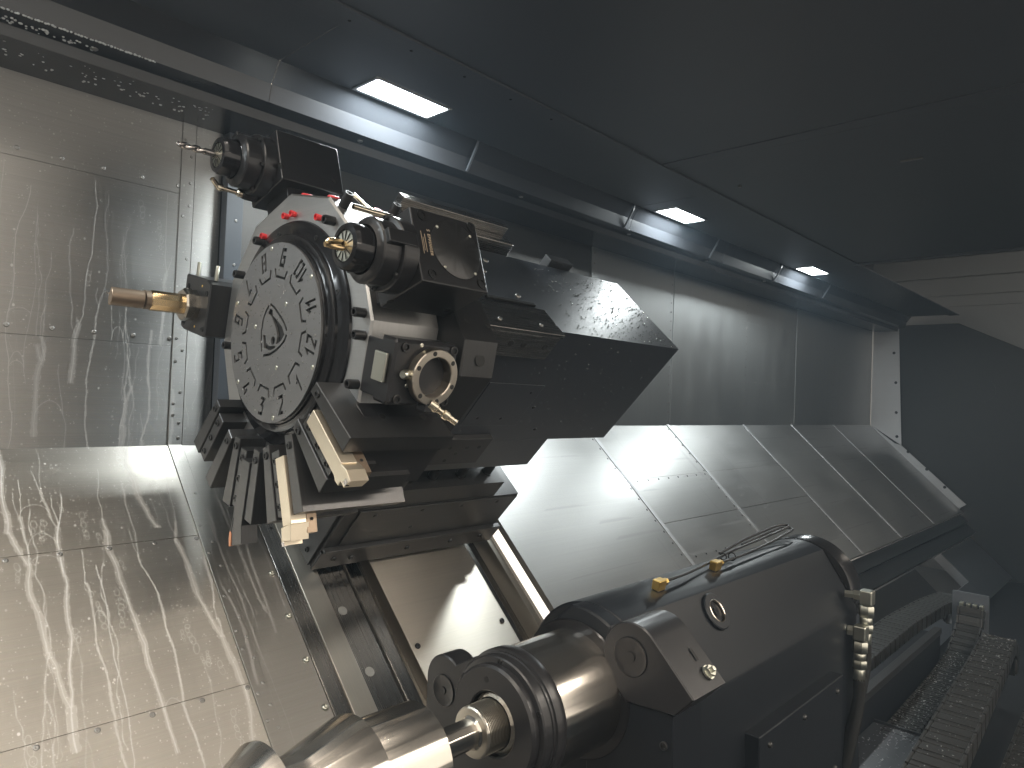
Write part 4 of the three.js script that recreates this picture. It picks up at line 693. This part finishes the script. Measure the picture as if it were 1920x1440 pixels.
{ // lubrication pipes on top of the tailstock
  const q = (x, r, a) => [x, ay + r * Math.sin(a * D), az + r * Math.cos(a * D)];
  for (const [i, x0, a0, pts] of [[0, 1.1, 80, [q(1.105, 0.138, 80), q(1.2, 0.137, 82), q(1.31, 0.136, 88), q(1.45, 0.14, 95), q(1.6, 0.145, 98), q(1.72, 0.152, 98), q(1.78, 0.16, 96), q(1.76, 0.163, 104), q(1.62, 0.15, 112), q(1.5, 0.135, 118)]], [1, 1.32, 82, [q(1.325, 0.138, 82), q(1.45, 0.137, 84), q(1.6, 0.14, 88), q(1.74, 0.148, 92), q(1.795, 0.15, 96), q(1.77, 0.156, 104), q(1.6, 0.14, 114)]]]) {
    const g = thing('lubrication_pipe', i ? 'thin dark lubrication pipe from the upper brass elbow on the tailstock' : 'long thin lubrication pipe from the lower brass elbow on the tailstock', 'lubrication pipe', 'M', q(x0, 0.126, a0));
    part(g, 'pipe', tube(pts, 0.0028, 70, 8), M.bolt);
    part(g, 'elbow', [aim(box(-0.012, 0.012, 0, 0.019, -0.008, 0.008, 0.002), [0, Math.sin(a0 * D), Math.cos(a0 * D)], q(x0, 0.1262, a0)), aim(alongY([[0.0065, 0], [0.0065, 0.012], [0.004, 0.013]], 0, 0, 0, 6), [1, 0, 0], q(x0 + 0.011, 0.1375, a0))], M.brass);
    if (i) part(g, 'clip', [new THREE.TorusGeometry(0.008, 0.0014, 6, 18).rotateY(Math.PI / 2).translate(...q(1.41, 0.138, 86)), new THREE.TorusGeometry(0.007, 0.0014, 6, 18).rotateY(Math.PI / 2).translate(...q(1.4, 0.136, 92))], M.rubber);
  }
}
for (const [i, x, y, z] of [[0, 1.765, ay + 0.022, az + 0.172], [1, 1.74, ay - 0.055, az + 0.168]]) { // hydraulic hoses at the rear of the tailstock
  const g = thing('hydraulic_hose', i ? 'black hydraulic hose with zinc fitting, nearer of two behind the tailstock' : 'black hydraulic hose with zinc elbow at the top rear corner of the tailstock', 'hydraulic hose', 'M', [x, y - 0.12, z], 'hydraulic hoses on the tailstock');
  const hx = (r, y0, y1, n = 6) => alongY([[0, y0], [r * 0.92, y0], [r, y0 + 0.002], [r, y1 - 0.002], [r * 0.92, y1], [0, y1]], x, 0, z, n);
  part(g, 'elbow', [box(x - 0.014, x + 0.014, y - 0.014, y + 0.02, z - 0.013, z + 0.015, 0.004), aim(alongY([[0.012, 0], [0.012, 0.016], [0.009, 0.018], [0.009, 0.035]], 0, 0, 0, 6), [-0.3, 0, -1], [x, y + 0.004, z - 0.012])], M.zinc);
  part(g, 'nut', [hx(0.0165, y - 0.042, y - 0.016), hx(0.0135, y - 0.058, y - 0.0425, 24), hx(0.0155, y - 0.078, y - 0.0585)], M.zinc);
  part(g, 'ferrule', [hx(0.0125, y - 0.105, y - 0.0785, 24)], M.zinc);
  part(g, 'hose', tube([[x, y - 0.1, z], [x - 0.005, y - 0.16, z + 0.002], [x - 0.03, y - 0.24, z - 0.005], [x - 0.06, y - 0.36, z - 0.02], [x - 0.07, y - 0.55, z - 0.03]], 0.0125, 40, 14), M.rubber);
}
// ------------------------------------------------------------------ cable chains and the tray on the right
function chain(name, label, path, width, nLinks) {
  const cur = new THREE.CatmullRomCurve3(path.map((p) => new THREE.Vector3(...p)), false, 'catmullrom', 0.2);
  const len = cur.getLength(), pitch = len / nLinks;
  const g = thing(name, label, 'cable chain', 'M', path[0], 'cable chains beside the tailstock');
  const L = pitch, w = width / 2;
  const shell = join([box(-L * 0.47, L * 0.47, -0.006, 0, -w + 0.008, w - 0.008, 0.0018), box(-L * 0.5, L * 0.36, -0.045, 0.0028, -w, -w + 0.0078, 0.002), box(-L * 0.5, L * 0.36, -0.045, 0.0028, w - 0.0078, w, 0.002), box(-L * 0.2, -L * 0.02, 0.0002, 0.0028, -w + 0.0085, w - 0.0085, 0.001)]);
  const b = bases.get(g);
  for (let i = 0; i < nLinks; i++) {
    const t = (i + 0.5) / nLinks, p = cur.getPointAt(t), d = cur.getTangentAt(t), side = new THREE.Vector3(0, 0, 1), up = side.clone().cross(d).normalize(), s2 = d.clone().cross(up);
    const m = new THREE.Mesh(shell, M.chain); m.name = 'link'; m.quaternion.setFromRotationMatrix(new THREE.Matrix4().makeBasis(d, up, s2)); m.position.set(p.x - b[0], p.y - b[1], p.z - b[2]); m.castShadow = m.receiveShadow = true; g.add(m);
  }
  return g;
}
chain('cable_chain', 'black cable chain with bright ridges running behind the steel bar', [[2.0, -0.83, -0.765], [2.5, -0.81, -0.76], [3.0, -0.795, -0.755], [3.4, -0.79, -0.73], [3.66, -0.80, -0.705], [3.76, -0.87, -0.70], [3.72, -0.95, -0.70]], 0.105, 34);
chain('cable_chain', 'widest black cable chain with chips in the lower right corner', [[1.1, -0.82, -0.365], [1.6, -0.805, -0.38], [2.2, -0.8, -0.405], [2.8, -0.8, -0.435], [3.1, -0.80, -0.452], [3.2, -0.86, -0.455], [3.18, -0.95, -0.455]], 0.104, 30);
chain('cable_chain', 'low black cable chain lying between the steel bar and the wide chain', [[2.0, -0.905, -0.55], [2.4, -0.9, -0.555], [2.75, -0.89, -0.556], [3.0, -0.86, -0.553], [3.12, -0.78, -0.55], [3.14, -0.72, -0.55]], 0.085, 36);
chain('cable_chain', 'brownish cable chain at the right edge of the picture', [[1.6, -0.96, -0.27], [2.2, -0.955, -0.285], [2.8, -0.95, -0.3], [3.2, -0.95, -0.31]], 0.085, 22);
{
  const g = thing('guide_bar', 'long pale steel bar on a dark beam beside the tailstock', 'guide bar', 'M', [2.4, -0.85, -0.635]);
  part(g, 'bar', planar(box(1.55, 3.06, -0.822, -0.80, -0.65, -0.624, 0.0015), 'x', 'z', 0.7, 0.7), M.blackBrushed);
  part(g, 'beam', box(1.55, 3.06, -1.22, -0.8225, -0.69, -0.628, 0.003), M.cast);
  const t = thing('chip_tray', 'flat dark tray covered with fine chips at the bottom edge of the picture', 'tray', 'M', [1.8, -0.92, -0.58]);
  part(t, 'sheet', box(1.25, 2.25, -0.915, -0.90, -0.625, -0.455, 0.002), M.guard);
  part(t, 'rim', box(2.2505, 2.256, -0.93, -0.893, -0.625, -0.455, 0.001), M.guard);
  const e = thing('chain_bracket', 'small zinc bracket and dark end plate where the cable chains turn', 'bracket', 'M', [3.15, -0.75, -0.55]);
  part(e, 'plate', box(3.2, 3.21, -1.0, -0.68, -0.62, -0.50, 0.002), M.roof);
  part(e, 'clamp', rangeN(-0.585, -0.52, 4).map((z) => box(3.17, 3.195, -0.735, -0.715, z - 0.007, z + 0.007, 0.003)), M.zinc);
}
// ------------------------------------------------------------------ chips and coolant drops: nobody could count them
function scatter(name, label, category, geo, mat, n, fn) {
  const m = new THREE.InstancedMesh(geo, mat, n), o = new THREE.Object3D();
  for (let i = 0; i < n; i++) { fn(o, i); o.updateMatrix(); m.setMatrixAt(i, o.matrix); }
  m.name = name; m.userData = { label, category, kind: 'stuff' }; m.castShadow = m.receiveShadow = true; scene.add(m); return m;
}
const chipGeo = (() => { const g = new THREE.TorusGeometry(0.0022, 0.0006, 4, 6, 3.6); g.scale(1, 1, 0.8); return g; })();
scatter('metal_chips', 'bright fine metal chips strewn over the tray and the cable chains', 'metal chips', chipGeo, M.chip, 1000, (o, i) => {
  const k = i % 10;
  if (k < 4) o.position.set(rr(1.3, 2.24), -0.8985 + YO, rr(-0.62, -0.46));
  else if (k < 7) { const x = rr(2.1, 3.0); o.position.set(x, -0.9 + Math.max(0, x - 2.6) * 0.09 + 0.006 + YO, rr(-0.59, -0.52)); }
  else if (k < 9) { const x = 3.1 - 1.3 * Math.pow(rnd(), 1.8); o.position.set(x, -0.7955 + YO, -0.45 + (3.1 - x) * 0.055 + rr(-0.045, 0.045)); }
  else { const x = rr(1.8, 3.1); o.position.set(x, -0.945 + YO, -0.29 + rr(-0.035, 0.035)); }
  o.rotation.set(rr(-1.9, -1.2), rr(-0.4, 0.4), rr(0, 6)); o.scale.setScalar(rr(0.35, 1) * (rnd() < 0.06 ? 2 : 1));
});
const dropGeo = (() => { const g = new THREE.SphereGeometry(1, 10, 6); return g; })();
scatter('coolant_drops', 'pale coolant drops hanging in rows under the ledge at the top left', 'coolant drops', dropGeo, M.drop, 330, (o, i) => {
  const far = Math.pow(rnd(), 0.8), x = i < 110 ? -0.05 + 0.62 * (i / 110) + rr(-0.002, 0.002) : i < 200 ? -0.05 + 0.5 * far : -0.1 + 0.85 * far;
  const s = rr(0.0018, 0.0033);
  if (i < 110) o.position.set(x, 0.7092 + YO, -1.6515 + rr(-0.0015, 0.0015)); else if (i < 200) o.position.set(x, 0.7035 + YO, -1.668 - 0.03 * rnd()); else o.position.set(x, 0.6825 + YO, -1.72 - 0.11 * rnd());
  o.scale.set(s * rr(0.9, 1.4), s * 0.7, s);
});
const toBed = (X, n, s) => [X, TY + YO + n * Math.cos(BED) - s * Math.sin(BED), TZ + n * Math.sin(BED) + s * Math.cos(BED)];
scatter('coolant_spray', 'tiny clear coolant droplets sprayed over the guard and the turret', 'coolant spray', dropGeo, phys('clear coolant drop', [0.5, 0.5, 0.5], 0.05, 0, { transmission: 0.7, thickness: 0.002, ior: 1.34 }), 900, (o, i) => {
  const s = rr(0.0008, 0.0016) * (rnd() < 0.1 ? 1.7 : 1);
  if (i < 520) o.position.set(...toBed(1.22 + 0.53 * Math.pow(rnd(), 0.5), 0.2203, rr(-0.12, 0.165))); else if (i < 640) o.position.set(...toBed(rr(0.98, 1.7), rr(-0.12, 0.2), 0.1703)); else { const a = rr(0, 6.28), r = 0.174 * Math.sqrt(rnd()); o.position.set(0.6758, TY + YO + r * Math.sin(a), TZ + r * Math.cos(a)); }
  o.scale.set(i < 640 ? s : s * 0.5, i < 520 ? s * 0.6 : s, s); o.rotation.x = i < 640 ? BED : 0;
});
renderer.render(scene, camera);
